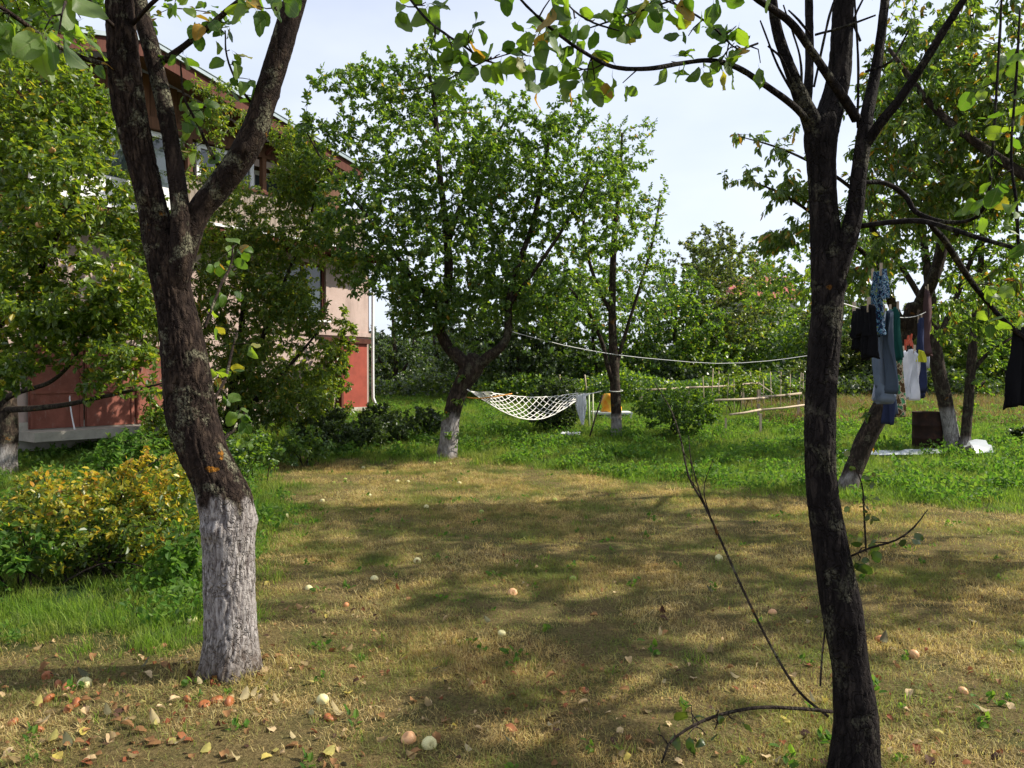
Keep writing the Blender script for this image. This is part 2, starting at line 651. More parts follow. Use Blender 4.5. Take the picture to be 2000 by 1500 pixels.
def leaves_mesh(name, P, D, N, S, kind, rnd):
    V0, F0 = LEAF[kind]
    Rm = rot_basis(D, N)
    V = np.einsum('nij,kj->nki', Rm, V0) * S[:, None, None] + P[:, None, :]
    k_ = len(V0)
    Fc = (F0[None] + (np.arange(len(P)) * k_)[:, None, None]).reshape(-1, F0.shape[1])
    return nmesh(name, V.reshape(-1, 3), Fc, {'rnd': np.repeat(rnd, k_)}, smooth=False)


def unit(n):
    v = rng.normal(size=(n, 3))
    return v / np.linalg.norm(v, axis=1)[:, None]


def blob_points(blobs):
    """blobs: (px,py,Y,rx_px,ry_px,rdepth,n) -> tips in the ellipsoids, thicker towards the shell"""
    out_ = []
    for (px, py, Y, rx, ry, rd, n) in blobs:
        c = at(px, py, Y)
        s = Y / F
        u = unit(n)
        rad = rng.random(n) ** .42
        out_.append(c + u * rad[:, None] * np.array([rx * s, rd, ry * s]))
    return np.concatenate(out_)


def grow(skel, tips, seg=.16, r_tip=.0022, k_r=.006, leaf_from=.25, per_m=42, leaf=.075, kind='far', droop=.35, spread=.35,
         up=.25, yellow=0.0, sides=3, wig=.04, maxleaf=.9, base_n=4):
    """grow twigs from a skeleton to the tips; returns twig MB and leaf arrays"""
    nodes = np.asarray(skel, float)
    # order the tips by how far they are from the skeleton
    dist = np.array([np.min(np.linalg.norm(nodes - t, axis=1)) for t in tips])
    order = np.argsort(dist)
    cap = len(nodes) + len(tips) * 14
    buf = np.zeros((cap + 2000, 3))
    buf[:len(nodes)] = nodes
    cnt = len(nodes)
    mb = MB()
    LP, LD = [], []
    for ti in order:
        t = tips[ti]
        d = buf[:cnt] - t
        dd = np.sqrt((d ** 2).sum(1)) + np.maximum(0, d[:, 2]) * .45
        k_ = int(np.argmin(dd))
        a = buf[k_].copy()
        ln = np.linalg.norm(t - a)
        if ln < .03:
            continue
        mid = (a + t) / 2 + np.array([0, 0, up * ln * .5]) + rng.normal(size=3) * wig * ln * 2
        n = max(2, int(ln / seg) + 1)
        s = np.linspace(0, 1, n + 1)[:, None]
        path = (1 - s) ** 2 * a + 2 * s * (1 - s) * mid + s ** 2 * t
        path[1:] += rng.normal(size=(n, 3)) * wig * .35 * min(ln, .5)
        rad = r_tip + (k_r * min(ln, 1.6)) * (1 - s[:, 0]) ** 1.2
        mb.add(*tube(path, rad, sides, None, cap=False)[:2])
        if cnt + n < len(buf):
            buf[cnt:cnt + n] = path[1:]
            cnt += n
        lf0 = max(leaf_from, 1 - maxleaf / ln)
        m = int(per_m * ln * (1 - lf0) * rng.uniform(.6, 1.35)) + base_n
        q = lf0 + (1 - lf0) * rng.random(m)
        idx = q * n
        i0 = np.minimum(idx.astype(int), n - 1)
        fr = (idx - i0)[:, None]
        p = path[i0] * (1 - fr) + path[i0 + 1] * fr
        tv = path[i0 + 1] - path[i0]
        tv /= np.linalg.norm(tv, axis=1)[:, None] + 1e-9
        dv = unit(m) + tv * .7 + np.array([0, 0, -droop])
        p = p + unit(m) * (rng.random((m, 1)) * .05 * spread / .35)
        LP.append(p)
        LD.append(dv)
    P = np.concatenate(LP)
    D = np.concatenate(LD)
    m = len(P)
    N = unit(m) * .75 + np.array([0, 0, .9])
    S = leaf * (.45 + .85 * rng.random(m) ** .8)
    rnd = np.clip(rng.random(m) * .93 + rng.normal(size=m) * .02, 0, .93)
    yl = rng.random(m) < yellow
    rnd[yl] = rng.uniform(.94, 1, yl.sum())
    return mb, P, D, N, S, rnd


def skel_points(paths, step=.12):
    return np.concatenate([catmull(np.asarray(p, float)[:, :3], step) for p in paths])


def ap(rows):
    """rows (px,py,Y,width_px) -> points and radii"""
    P = np.array([at(r[0], r[1], r[2]) for r in rows])
    rad = np.array([r[3] / 2 * r[2] / F for r in rows])
    return P, rad


APPLE = None


def apple_mesh(mat, name='apple'):
    n, m = 10, 8
    V = [(0, 0, .30)]
    for i in range(1, m):
        a = math.pi * i / m
        r = math.sin(a) * (1 + .06 * math.cos(a))
        z = math.cos(a) * .90
        if i == 1:
            z = .74
        if i == m - 1:
            z = -.80
        for j in range(n):
            b = 2 * math.pi * j / n
            V.append((r * math.cos(b), r * math.sin(b), z))
    V.append((0, 0, -.66))
    Fc = [(0, 1 + j, 1 + (j + 1) % n) for j in range(n)]
    for i in range(m - 2):
        for j in range(n):
            a = 1 + i * n + j
            b = 1 + i * n + (j + 1) % n
            Fc.append((a, a + n, b + n, b))
    l_ = len(V) - 1
    s0 = 1 + (m - 2) * n
    Fc += [(l_, s0 + (j + 1) % n, s0 + j) for j in range(n)]
    b = len(V)
    V += [(.05, 0, .3), (-.03, .04, .3), (-.03, -.04, .3), (.15, .05, 1.15)]
    Fc += [(b, b + 1, b + 3), (b + 1, b + 2, b + 3), (b + 2, b, b + 3)]
    me = nmesh(name, np.array(V), Fc)
    me.materials.append(mat)
    return me


AM = {k_: apple_mesh(M['apple_' + k_]) for k_ in ('green', 'pale', 'red', 'rot', 'peach')}


def put(name, me, loc, rot=(0, 0, 0), s=1.0, parent=None, **kw):
    o = bpy.data.objects.new(name, me)
    C.objects.link(o)
    if parent is not None:
        o.parent = parent
        loc = np.array(loc) - np.array(parent.location)
    o.location = tuple(float(a) for a in loc)
    o.rotation_euler = rot
    o.scale = (s, s, s) if np.ndim(s) == 0 else s
    for k_, v in kw.items():
        o[k_] = v
    return o


def tree(name, label, cat, limbs, blobs=None, mat='bark_g', leafmat='leaf_apple', white=None, bark=.0, group=None, res=(8, .12),
         apples=0, apple_kind='green', apple_size=.035, flare=.25, extra_tips=None, base=None, dens=1.7, side_split=True, skel_from=0.0, **kw):
    """limbs: list of (part_name, rows) with rows (px,py,Y,width_px); first is the trunk"""
    P0, r0 = ap(limbs[0][1])
    root = thing(name, label, cat, base if base is not None else P0[0], group)
    paths = []
    for i, (pn, rows) in enumerate(limbs):
        P, r = ap(rows)
        big = r.max() > .03
        sides = res[0] if big else max(5, res[0] // 2)
        mb = MB()
        mb.tube(P, r, sides if i else int(res[0] * 1.3), res[1], bark=bark if big else 0, white=(P0[0][2], P0[0][2] + white) if (white and i == 0) else None,
                seed=i * 3.7 + len(label), flare=flare if i == 0 else 0)
        mb.build(pn, M[mat], root)
        paths.append(P)
    if blobs is not None:
        sk = skel_points(paths)
        if skel_from:
            sk = sk[sk[:, 2] > skel_from]
        tips = blob_points([(*q[:6], int(q[6] * dens)) for q in blobs])
        nv_ = np.array([mn.noise((p[0] * 1.15, p[1] * 1.15, p[2] * 1.15)) + .45 * mn.noise((p[0] * 3, p[1] * 3, p[2] * 3 + 7)) for p in tips])
        tips = tips[nv_ + rng.random(len(tips)) * .35 > (.02 if len(tips) > 900 else -.12)]
        if extra_tips is not None:
            tips = np.vstack([tips, extra_tips])
        for P in paths[0:]:
            m = 22
            q = catmull(P, .1)[-int(max(4, len(P) * 2)):]
            q = q[rng.integers(0, len(q), m)]
            tips = np.vstack([tips, q + rng.normal(size=(m, 3)) * .16 + (P[-1] - P[-2]) * .15])
        tips = tips[tips[:, 2] > gh(tips[:, 0], tips[:, 1]) + .15]
        mb, P, D, N, S, rnd = grow(sk, tips, **kw)
        mb.build('twigs', M['twig'], root)
        S = S * (1 + .25 * np.array([mn.noise((p[0] * 2, p[1] * 2, p[2] * 2)) for p in P]))
        cr_ = obj('crown', leaves_mesh('crown', P, D, N, S, kw.get('kind', 'far'), rnd), M[leafmat], root)
        if apples:
            cand = P[rng.permutation(len(P))[:apples * 6]]
            cand = cand[np.argsort(cand[:, 1] + rng.normal(size=len(cand)) * .3)][:apples]
            for p in cand:
                put('apple', AM[apple_kind], p - np.array([0, 0, .05]), (rng.uniform(-.4, .4), rng.uniform(-.4, .4), rng.uniform(0, 6)), apple_size * rng.uniform(.8, 1.15), root)
    return root


# ------------------------------------------------------------------ ground
def lush_mask(x, y):
    """0 = dry mown lawn, 1 = uncut green grass"""
    x, y = np.asarray(x, float), np.asarray(y, float)
    nf = np.array([mn.noise((a * .9, c * .9, 5)) + .5 * mn.noise((a * 3, c * 3, 8)) for a, c in zip(x.ravel(), y.ravel())]).reshape(x.shape)
    b = np.interp(x, [-6, -2.9, -1.1, 1.85, 3.3, 5.6, 12], [12.6, 13.2, 13.6, 11.2, 9.9, 8.5, 6.5])
    far = np.clip((y - b + nf * .5) / 1.1 + .5, 0, 1)
    lx = np.interp(y, [2.5, 3.6, 4.1, 5.5, 8.6, 12.5], [-3.5, -2.2, -1.62, -1.95, -2.45, -4.2])
    left = np.clip((lx - x + nf * .3) / .6 + .5, 0, 1) * np.clip((y + nf * .5 - 4.0) / .5, 0, 1)
    return np.maximum(far, left)


def make_ground():
    ys = np.concatenate([[-60, -20, -5, 0, 1], np.arange(1.5, 14, .09), np.arange(14, 40, .5), [45, 60, 90, 150, 300, 700]])
    xs = np.concatenate([[-500, -200, -80, -40, -20], np.arange(-12, 12, .12), [13, 15, 20, 40, 80, 200, 500]])
    X, Y = np.meshgrid(xs, ys)
    Z = gh(X, Y)
    bump_ = np.array([mn.noise((x * 1.1, y * 1.1, 0)) * .03 + mn.noise((x * 4, y * 4, 3)) * .010 for x, y in zip(X.ravel(), Y.ravel())]).reshape(X.shape)
    near = (np.abs(X) < 13) & (Y > 1) & (Y < 40)
    Z = Z + bump_ * near
    lm = lush_mask(X, Y)
    V = np.stack([X, Y, Z], -1).reshape(-1, 3)
    ny, nx = X.shape
    i = (np.arange(ny - 1)[:, None] * nx + np.arange(nx - 1)[None]).ravel()
    Fc = np.stack([i, i + 1, i + nx + 1, i + nx], 1)
    t = NT('lawn soil and thatch')
    lu = t.attr('lush')
    n1 = t.noise(3.0, 8, .7, t.pos())
    n2 = t.noise(60, 6, .75, t.pos())
    n3 = t.noise(9, 6, .65, t.pos())
    dry = t.ramp(n2, [(.25, (.04, .03, .014)), (.45, (.12, .088, .036)), (.62, (.23, .175, .075)), (.8, (.36, .29, .14))])
    grn = t.ramp(n2, [(.3, (.025, .045, .010)), (.7, (.075, .11, .025))])
    c1 = t.mix(t.ramp(n1, [(.47, (0, 0, 0)), (.68, (.7, .7, .7))]), dry, grn)
    c1 = t.mix(t.ramp(n3, [(.60, (0, 0, 0)), (.72, (.7, .7, .7))]), c1, (.05, .032, .02))
    c2 = t.ramp(n2, [(.3, (.012, .024, .006)), (.7, (.04, .075, .015))])
    col = t.mix(lu, c1, c2)
    t.pbsdf(col, .95, .1, t.bump(t.math('ADD', n2, n3), 1.0, .03))
    obj('ground', nmesh('ground', V, Fc, {'lush': lm.ravel()}), t.m, kind='structure')


make_ground()


# ------------------------------------------------------------------ grass, instanced as uncountable cover
def grass_mat(name, greens, drys, thr=(.42, .60), trans=.35, dark=.0):
    t = NT(name)
    oi = t.n('ShaderNodeObjectInfo').outputs['Random']
    rn = t.attr('rnd')
    zone = t.noise(1.3, 5, .65, t.pos((1, 1, .2)))
    zz = t.ramp(t.math('ADD', zone, t.math('MULTIPLY', t.math('SUBTRACT', rn, .5), .22)), [(thr[0], (0, 0, 0)), (thr[1], (1, 1, 1))])
    g = t.ramp(rn, greens)
    d = t.ramp(rn, drys)
    col = t.mix(zz, d, g)
    pt = t.noise(2.6, 6, .7, t.pos((1, 1, .2)))
    col = t.mix(t.ramp(pt, [(.50, (0, 0, 0)), (.66, (dark, dark, dark))]), col, (.055, .038, .020))
    wm_ = t.noise(.45, 3, .5, t.pos((1, 1, .2)))
    col = t.mix(t.ramp(wm_, [(.4, (0, 0, 0)), (.6, (.45 * min(1, dark * 1.3),) * 3)]), col, t.mix(1, col, (1.15, .90, .66), 'MULTIPLY'))
    p = t.pbsdf(col, .6, .25, out=False)
    tr = t.n('ShaderNodeBsdfTranslucent')
    t.l(t.mix(1, col, (2.4, 2.6, 1.6), 'MULTIPLY'), tr.inputs[0])
    m = t.n('ShaderNodeMixShader')
    m.inputs[0].default_value = trans
    t.l(p.outputs[0], m.inputs[1])
    t.l(tr.outputs[0], m.inputs[2])
    t.l(m.outputs[0], t.out.inputs[0])
    return t.m


M['grass_dry'] = grass_mat('mown dry grass', [(0, (.05, .09, .016)), (.6, (.12, .17, .03)), (1, (.21, .25, .055))],
                           [(0, (.11, .075, .032)), (.4, (.34, .245, .105)), (.75, (.54, .41, .185)), (1, (.66, .55, .31))], (.455, .615), .30, .55)
M['grass_lush'] = grass_mat('lush grass', [(0, (.045, .100, .010)), (.6, (.10, .185, .018)), (1, (.20, .27, .035))],
                            [(0, (.05, .085, .014)), (.6, (.14, .165, .03)), (1, (.32, .28, .09))], (.40, .60), .40)


def tuft(seed, n, rad, hmin, hmax, wid, lean, flat=0.0, mat=None, seg=2):
    r = np.random.default_rng(seed)
    V, Fc, A = [], [], []
    for i in range(n):
        a = r.uniform(0, 6.283)
        q = rad * math.sqrt(r.random())
        b = np.array([q * math.cos(a), q * math.sin(a), -.01])
        yaw = r.uniform(0, 6.283)
        h = r.uniform(hmin, hmax)
        ln = abs(r.normal()) * lean
        if r.random() < flat:
            ln = r.uniform(1.2, 1.5)
        dirv = np.array([math.cos(yaw) * math.sin(ln), math.sin(yaw) * math.sin(ln), max(.08, math.cos(ln))])
        side = np.array([-math.sin(yaw), math.cos(yaw), 0]) if r.random() < .5 else np.array([math.cos(yaw + 1), math.sin(yaw + 1), 0])
        w0 = wid * r.uniform(.6, 1.2)
        m = b + dirv * h * .55
        tip = b + dirv * h + np.array([math.cos(yaw), math.sin(yaw), 0]) * h * .35 * r.random() - np.array([0, 0, h * .12 * r.random()])
        k_ = len(V)
        V += [b - side * w0 / 2, b + side * w0 / 2, m - side * w0 * .4, m + side * w0 * .4, tip]
        Fc += [(k_, k_ + 1, k_ + 3, k_ + 2), (k_ + 2, k_ + 3, k_ + 4)]
        A += [r.random()] * 5
    me = nmesh('tuft', np.array(V), Fc, {'rnd': A}, smooth=False)
    me.materials.append(mat)
    return bpy.data.objects.new('tuft', me)


def weedtuft(seed, n, rad, h, leaf, mat, kind='far'):
    r = np.random.default_rng(seed)
    P = np.stack([r.normal(size=n) * rad * .5, r.normal(size=n) * rad * .5, r.uniform(.01, h, n)], 1)
    D = r.normal(size=(n, 3)) + np.array([0, 0, .3])
    N = r.normal(size=(n, 3)) * .5 + np.array([0, 0, 1])
    me = leaves_mesh('weed', P, D, N, leaf * r.uniform(.6, 1.2, n), kind, r.random(n))
    me.materials.append(mat)
    return bpy.data.objects.new('weed', me)


def scatter(name, pts, scl, protos, kind='stuff', tilt=.12, **kw):
    col = bpy.data.collections.new(name + ' pieces')
    for p in protos:
        col.objects.link(p)
    me = bpy.data.meshes.new(name)
    n = len(pts)
    me.vertices.add(n)
    me.vertices.foreach_set('co', np.asarray(pts, np.float32).ravel())
    a = me.attributes.new('rot', 'FLOAT_VECTOR', 'POINT')
    rv = np.stack([rng.normal(size=n) * tilt, rng.normal(size=n) * tilt, rng.uniform(0, 6.283, n)], 1)
    a.data.foreach_set('vector', rv.astype(np.float32).ravel())
    a = me.attributes.new('scl', 'FLOAT', 'POINT')
    a.data.foreach_set('value', np.asarray(scl, np.float32))
    a = me.attributes.new('idx', 'INT', 'POINT')
    a.data.foreach_set('value', rng.integers(0, len(protos), n).astype(np.int32))
    o = bpy.data.objects.new(name, me)
    C.objects.link(o)
    o['kind'] = kind
    for k_, v in kw.items():
        o[k_] = v
    ng = bpy.data.node_groups.new(name, 'GeometryNodeTree')
    ng.interface.new_socket('Geometry', in_out='INPUT', socket_type='NodeSocketGeometry')
    ng.interface.new_socket('Geometry', in_out='OUTPUT', socket_type='NodeSocketGeometry')
    gi, go = ng.nodes.new('NodeGroupInput'), ng.nodes.new('NodeGroupOutput')
    ip = ng.nodes.new('GeometryNodeInstanceOnPoints')
    ci = ng.nodes.new('GeometryNodeCollectionInfo')
    ci.inputs['Collection'].default_value = col
    ci.inputs['Separate Children'].default_value = True
    ci.inputs['Reset Children'].default_value = True
    ip.inputs['Pick Instance'].default_value = True

    def na(nm, typ):
        nd = ng.nodes.new('GeometryNodeInputNamedAttribute')
        nd.data_type = typ
        nd.inputs['Name'].default_value = nm
        return nd.outputs['Attribute']
    lk = ng.links
    lk.new(gi.outputs[0], ip.inputs['Points'])
    lk.new(ci.outputs[0], ip.inputs['Instance'])
    lk.new(na('idx', 'INT'), ip.inputs['Instance Index'])
    lk.new(na('rot', 'FLOAT_VECTOR'), ip.inputs['Rotation'])
    lk.new(na('scl', 'FLOAT'), ip.inputs['Scale'])
    lk.new(ip.outputs[0], go.inputs[0])
    md = o.modifiers.new('scatter', 'NODES')
    md.node_group = ng
    return o


def zone_points(n, y0, y1, margin=1.08, fall=1.0):
    """points spread over the ground in the view wedge (plus a margin); density falls with distance"""
    u = rng.random(n * 3)
    y = (y0 ** (2 - fall) + u * (y1 ** (2 - fall) - y0 ** (2 - fall))) ** (1 / (2 - fall))
    x = (rng.random(n * 3) * 2 - 1) * (y * .70 * margin + 1.6)
    return x, y


def make_grass():
    # short dry lawn
    x, y = zone_points(16500, 1.8, 14.5, fall=.75)
    lm = lush_mask(x, y)
    n1 = np.array([mn.noise((a * 1.6, b * 1.6, 9)) for a, b in zip(x, y)])
    keep = (rng.random(len(x)) > lm * .97) & (n1 + rng.random(len(x)) * .7 > -.10)
    x, y = x[keep], y[keep]
    pts = np.stack([x, y, gh(x, y) - .004], 1)
    protos = [tuft(i, 100, .14, .012, .048, .0032, .95, .50, M['grass_dry']) for i in range(5)]
    scatter('mown_grass', pts, rng.uniform(.7, 1.25, len(x)) * np.interp(y, [2, 6, 14], [.9, 1.1, 1.5]), protos, label='short sun dried mown grass over the open lawn', category='grass')
    # lush grass
    x, y = zone_points(18000, 2.2, 32, fall=.75)
    lm = lush_mask(x, y)
    keep = rng.random(len(x)) < lm * 1.1 - .05
    x, y = x[keep], y[keep]
    pts = np.stack([x, y, gh(x, y) - .01], 1)
    protos = [tuft(20 + i, 48, .11, .06, .17, .0058, .45, .05, M['grass_lush']) for i in range(5)]
    s = rng.uniform(.6, 1.25, len(x)) * np.interp(y, [2, 6, 10, 14, 17, 22, 30], [.75, .8, 1.0, 1.15, 1.0, 1.1, 1.5])
    scatter('lush_grass', pts, s, protos, label='thick uncut green grass around the lawn', category='grass')
    # broad leaved weeds among the grass
    x, y = zone_points(3800, 2.6, 26, fall=.8)
    lm = lush_mask(x, y)
    n1 = np.array([mn.noise((a * 1.2, b * 1.2, 4)) for a, b in zip(x, y)])
    keep = (lm > .5) & (n1 > -.02)
    x, y = x[keep], y[keep]
    pts = np.stack([x, y, gh(x, y)], 1)
    protos = [weedtuft(40 + i, 34, .16, .16, .055, M['leaf_weed']) for i in range(4)]
    scatter('weeds', pts, rng.uniform(.6, 1.3, len(x)) * np.interp(y, [2, 8, 14, 20], [.7, 1, 1.2, .9]), protos, label='low broad leaved weeds among the green grass', category='weeds')
    # a few green sprigs in the dry lawn
    x, y = zone_points(260, 2.6, 12, fall=.6)
    keep = lush_mask(x, y) < .3
    x, y = x[keep], y[keep]
    pts = np.stack([x, y, gh(x, y)], 1)
    protos = [tuft(60 + i, 26, .06, .03, .08, .005, .7, .1, M['grass_lush']) for i in range(3)] + [weedtuft(66 + i, 12, .06, .03, .04, M['leaf_weed']) for i in range(2)]
    # longer tufts left standing round the trunk feet
    T_ = []
    for (fx, fy, fr, fn) in ((-1.45, 4.02, .21, 46), (1.30, 2.92, .15, 26), (-1.16, 13.8, .22, 30)):
        a = rng.uniform(0, 6.283, fn)
        q = fr * rng.uniform(.85, 1.5, fn)
        T_.append(np.stack([fx + q * np.cos(a), fy + q * np.sin(a), 0 * a], 1))
    T_ = np.concatenate(T_)
    T_[:, 2] = gh(T_[:, 0], T_[:, 1]) - .005
    scatter('trunk_foot_grass', T_, rng.uniform(.35, .9, len(T_)), [tuft(90 + i, 22, .06, .04, .13, .005, .6, .1, M['grass_dry']) for i in range(3)], label='longer grass tufts around the trunk feet', category='grass')
    scatter('green_sprigs', pts, rng.uniform(.6, 1.2, len(x)), protos, label='small green sprigs growing in the dry lawn', category='weeds')


make_grass()
# ------------------------------------------------------------------ house
HU = np.array([-.588, -.809, 0])            # along the gable wall, from its far right corner towards the camera
HN = np.array([.809, -.588, 0])             # out of the wall
H0 = np.array([-3.72, 20.0, 0])


def hp(u, z, n=0.0):
    return H0 + HU * u + HN * n + np.array([0, 0, z])


def hbox(mb, u0, u1, z0, z1, n0, n1):
    c = hp((u0 + u1) / 2, (z0 + z1) / 2, (n0 + n1) / 2)
    mb.box(c, (abs(u1 - u0), abs(n1 - n0), abs(z1 - z0)), X=HU)
    return mb


def stucco():
    t = NT('pink stucco')
    n1 = t.noise(1.2, 6, .6, t.pos())
    n2 = t.noise(70, 5, .7, t.pos())
    n3 = t.noise(2.5, 6, .7, t.pos((1, 1, .25)))
    c = t.ramp(n1, [(.3, (.40, .295, .26)), (.7, (.50, .385, .345))])
    c = t.mix(t.ramp(n3, [(.48, (0, 0, 0)), (.72, (.7, .7, .7))]), c, (.25, .19, .165))
    n4 = t.noise(9, 7, .75, t.pos())
    c = t.mix(t.ramp(n4, [(.56, (0, 0, 0)), (.68, (.5, .5, .5))]), c, (.52, .46, .43))
    t.pbsdf(c, .9, .15, t.bump(n2, .5, .01))
    return t.m


M['stucco'] = stucco()


def wood(name, a, b, rough=.75):
    t = NT(name)
    n1 = t.noise(6, 8, .7, t.pos((3, 3, .35)), .5)
    c = t.ramp(n1, [(.3, a), (.7, b)])
    n2 = t.n('ShaderNodeObjectInfo').outputs['Random']
    c = t.mix(.6, c, t.ramp(n2, [(0, (.65, .65, .65)), (1, (1.25, 1.2, 1.15))]), 'MULTIPLY')
    t.pbsdf(c, rough, .2, t.bump(n1, .4, .01))
    return t.m


M['wood_brown'] = wood('brown stained boards', (.09, .042, .024), (.19, .095, .055))
M['wood_grey'] = wood('weathered grey boards', (.19, .155, .13), (.34, .285, .24))
M['wood_dark'] = wood('dark red brown timber', (.06, .018, .012), (.13, .045, .028))
M['wood_rail'] = wood('pale weathered rail timber', (.30, .23, .16), (.58, .48, .36))
def worn_red():
    t = NT('worn red oxide paint')
    a = t.noise(2.2, 6, .7, t.pos())
    b_ = t.noise(11, 7, .75, t.pos((1, 1, .5)))
    c = t.ramp(a, [(.3, (.15, .055, .040)), (.7, (.29, .105, .075))])
    c = t.mix(t.ramp(b_, [(.56, (0, 0, 0)), (.70, (.75, .75, .75))]), c, (.30, .20, .17))
    c = t.mix(t.ramp(b_, [(.30, (.7, .7, .7)), (.40, (0, 0, 0))]), c, (.09, .035, .025))
    t.pbsdf(c, .8, .15, t.bump(b_, .3, .01))
    return t.m


M['red_paint'] = worn_red()
M['red_paint2'] = plain('dark red paint', (.27, .055, .035), .55, .3, 3, .25, .1)
M['roof'] = plain('blue grey roofing sheet', (.27, .33, .36), .45, .4, 5, .15)
M['white'] = plain('white painted trim', (.74, .74, .75), .5, .3, 9, .06)
M['concrete'] = plain('pale concrete', (.40, .37, .32), .9, .1, 6, .2, .3)
M['greypost'] = plain('grey concrete pole', (.30, .31, .31), .85, .1, 6, .15)


def glass():
    t = NT('window glass')
    n1 = t.noise(1.4, 2, .5, t.pos())
    t.pbsdf((.05, .065, .075), .06, .8, t.bump(n1, .05, .05))
    return t.m


M['glass'] = glass()
M['curtain'] = plain('net curtain', (.50, .53, .56), .9, .1, 14, .3)

house = thing('house', 'pink rendered house with brown boarded gable and wooden balcony behind the trees', 'house', hp(4, 0.5))
W1 = 10.6
GW = [1.42, 2.72, 2.86, 4.22]     # ground window u0,u1,z0,z1
wm = MB()
zc = 4.46
for (a, b, c, d) in ((0, GW[0], .3, zc), (GW[1], W1, .3, zc), (GW[0], GW[1], .3, GW[2]), (GW[0], GW[1], GW[3], zc)):
    hbox(wm, a, b, c, d, -.40, 0)
hbox(wm, 0, .3, .3, zc, -9, -.401)
hbox(wm, 0, W1, 4.1, zc, -9, -.402)
wm.build('wall', M['stucco'], house, smooth=False)
# plinth, band under the window
hbox(MB(), -.02, 5.6, 2.50, 2.60, .002, .05).build('string_course', M['stucco'], house, smooth=False)
hbox(MB(), -.03, W1, .2, .70, .003, .06).build('plinth', M['concrete'], house, smooth=False)


def window(u0, u1, z0, z1, n=-.10, bars=1, fm='white', frame=.07, sill=True, cross=None):
    f = MB()
    fw = frame
    hbox(f, u0, u0 + fw, z0, z1, n - .03, n + .04)
    hbox(f, u1 - fw, u1, z0, z1, n - .03, n + .04)
    hbox(f, u0 + fw, u1 - fw, z0, z0 + fw, n - .03, n + .04)
    hbox(f, u0 + fw, u1 - fw, z1 - fw, z1, n - .03, n + .04)
    for i in range(bars):
        uc = u0 + (u1 - u0) * (i + 1) / (bars + 1)
        hbox(f, uc - .03, uc + .03, z0 + fw, z1 - fw, n - .028, n + .036)
    win = f.build('window', M[fm], house, smooth=False)
    for i in range(bars + 1):
        a = u0 + (u1 - u0) * i / (bars + 1) + .03
        b = u0 + (u1 - u0) * (i + 1) / (bars + 1) - .03
        hbox(MB(), a, b, z0 + .03, z1 - .03, n - .012, n - .002).build('pane', M['glass'], win, smooth=False)
    hbox(MB(), u0 + .05, u1 - .05, z0 + (z1 - z0) * .45, z1 - .05, n - .16, n - .15).build('curtain', M['curtain'], win, smooth=False)
    if sill:
        hbox(MB(), u0 - .06, u1 + .06, z0 - .05, z0 - .003, -.06, .10).build('sill', M['white'], win, smooth=False)
    return win


window(*GW[:2], GW[2], GW[3], fm='wood_dark', bars=1)
hbox(MB(), GW[0], GW[1], GW[2], GW[3], -.36, -.34).build('room_shade_panel', plain('black for unlit room', (.015, .015, .016)), house, smooth=False)  # thin panel coloured near black to stand for the unlit room's shade

# cornice slab that carries the balcony
hbox(MB(), -.10, W1, zc, zc + .10, -.4, .66).build('cornice', M['wood_dark'], house, smooth=False)
hbox(MB(), -.12, W1, zc + .102, zc + .16, -.4, .70).build('cornice_flashing', M['white'], house, smooth=False)
for i in range(14):
    hbox(MB(), .1 + i * .62, .18 + i * .62, zc - .09, zc - .002, .004, .60).build('joist', M['wood_dark'], house, smooth=False)
# balcony boards
bb = hbox(MB(), 0, .12, zc + .162, zc + .98, .50, .525)
me_b = None
i = 0
u = .62
while u < 5.4:
    b = hbox(MB(), u, u + .115, zc + .162, zc + 1.0 + .0 * (i % 2), .50, .525).build('balcony_board', M['wood_grey'], house, smooth=False)
    u += .128
    i += 1
hbox(MB(), .55, 5.5, zc + 1.002, zc + 1.06, .46, .56).build('handrail', M['wood_dark'], house, smooth=False)
for u in (2.15, 3.55, 5.30):
    hbox(MB(), u - .05, u + .05, zc + .162, 6.26, .38, .498).build('balcony_post', M['wood_brown'], house, smooth=False)
# upper wall, recessed behind the balcony
um = MB()
hbox(um, .6, W1, zc + .101, 6.32, -.52, -.40)
um.build('upper_wall', M['wood_brown'], house, smooth=False)
window(3.75, 5.1, 5.20, 6.24, n=.36, bars=1, frame=.09, sill=False)
window(2.35, 3.3, 5.45, 6.2, n=-.36, bars=0, frame=.09, sill=False)
window(5.45, 7.9, 5.10, 6.24, n=.36, bars=2, frame=.10, sill=False)
hbox(MB(), 1.2, 8.4, 6.262, 6.48, .30, .50).build('lintel', M['wood_brown'], house, smooth=False)
hbox(MB(), 5.40, 8.2, 4.63, 5.09, .34, .42).build('veranda_panel', M['white'], house, smooth=False)


# gable boards, each cut to the roof slope
def roofz(u):
    return 5.99 + min(u, 13.2 - u) * .225


u = .75
while u < 8.6:
    z1 = roofz(u + .06) - .06
    if z1 > 6.55:
        hbox(MB(), u, u + .132, 6.482, z1, .36, .384 + .01 * (int(u * 10) % 2)).build('gable_board', M['wood_brown'], house, smooth=False)
    u += .14


def roof_slab(name, u0, u1, dz0, dz1, n0, n1, mat):
    V = []
    for u_ in (u0, u1):
        for dz in (dz0, dz1):
            for n_ in (n0, n1):
                V.append(hp(u_, roofz(u_) + dz, n_))
    mb = MB().add(V, [(0, 2, 3, 1), (4, 5, 7, 6), (0, 1, 5, 4), (2, 6, 7, 3), (0, 4, 6, 2), (1, 3, 7, 5)])
    return mb.build(name, M[mat], house, smooth=False)


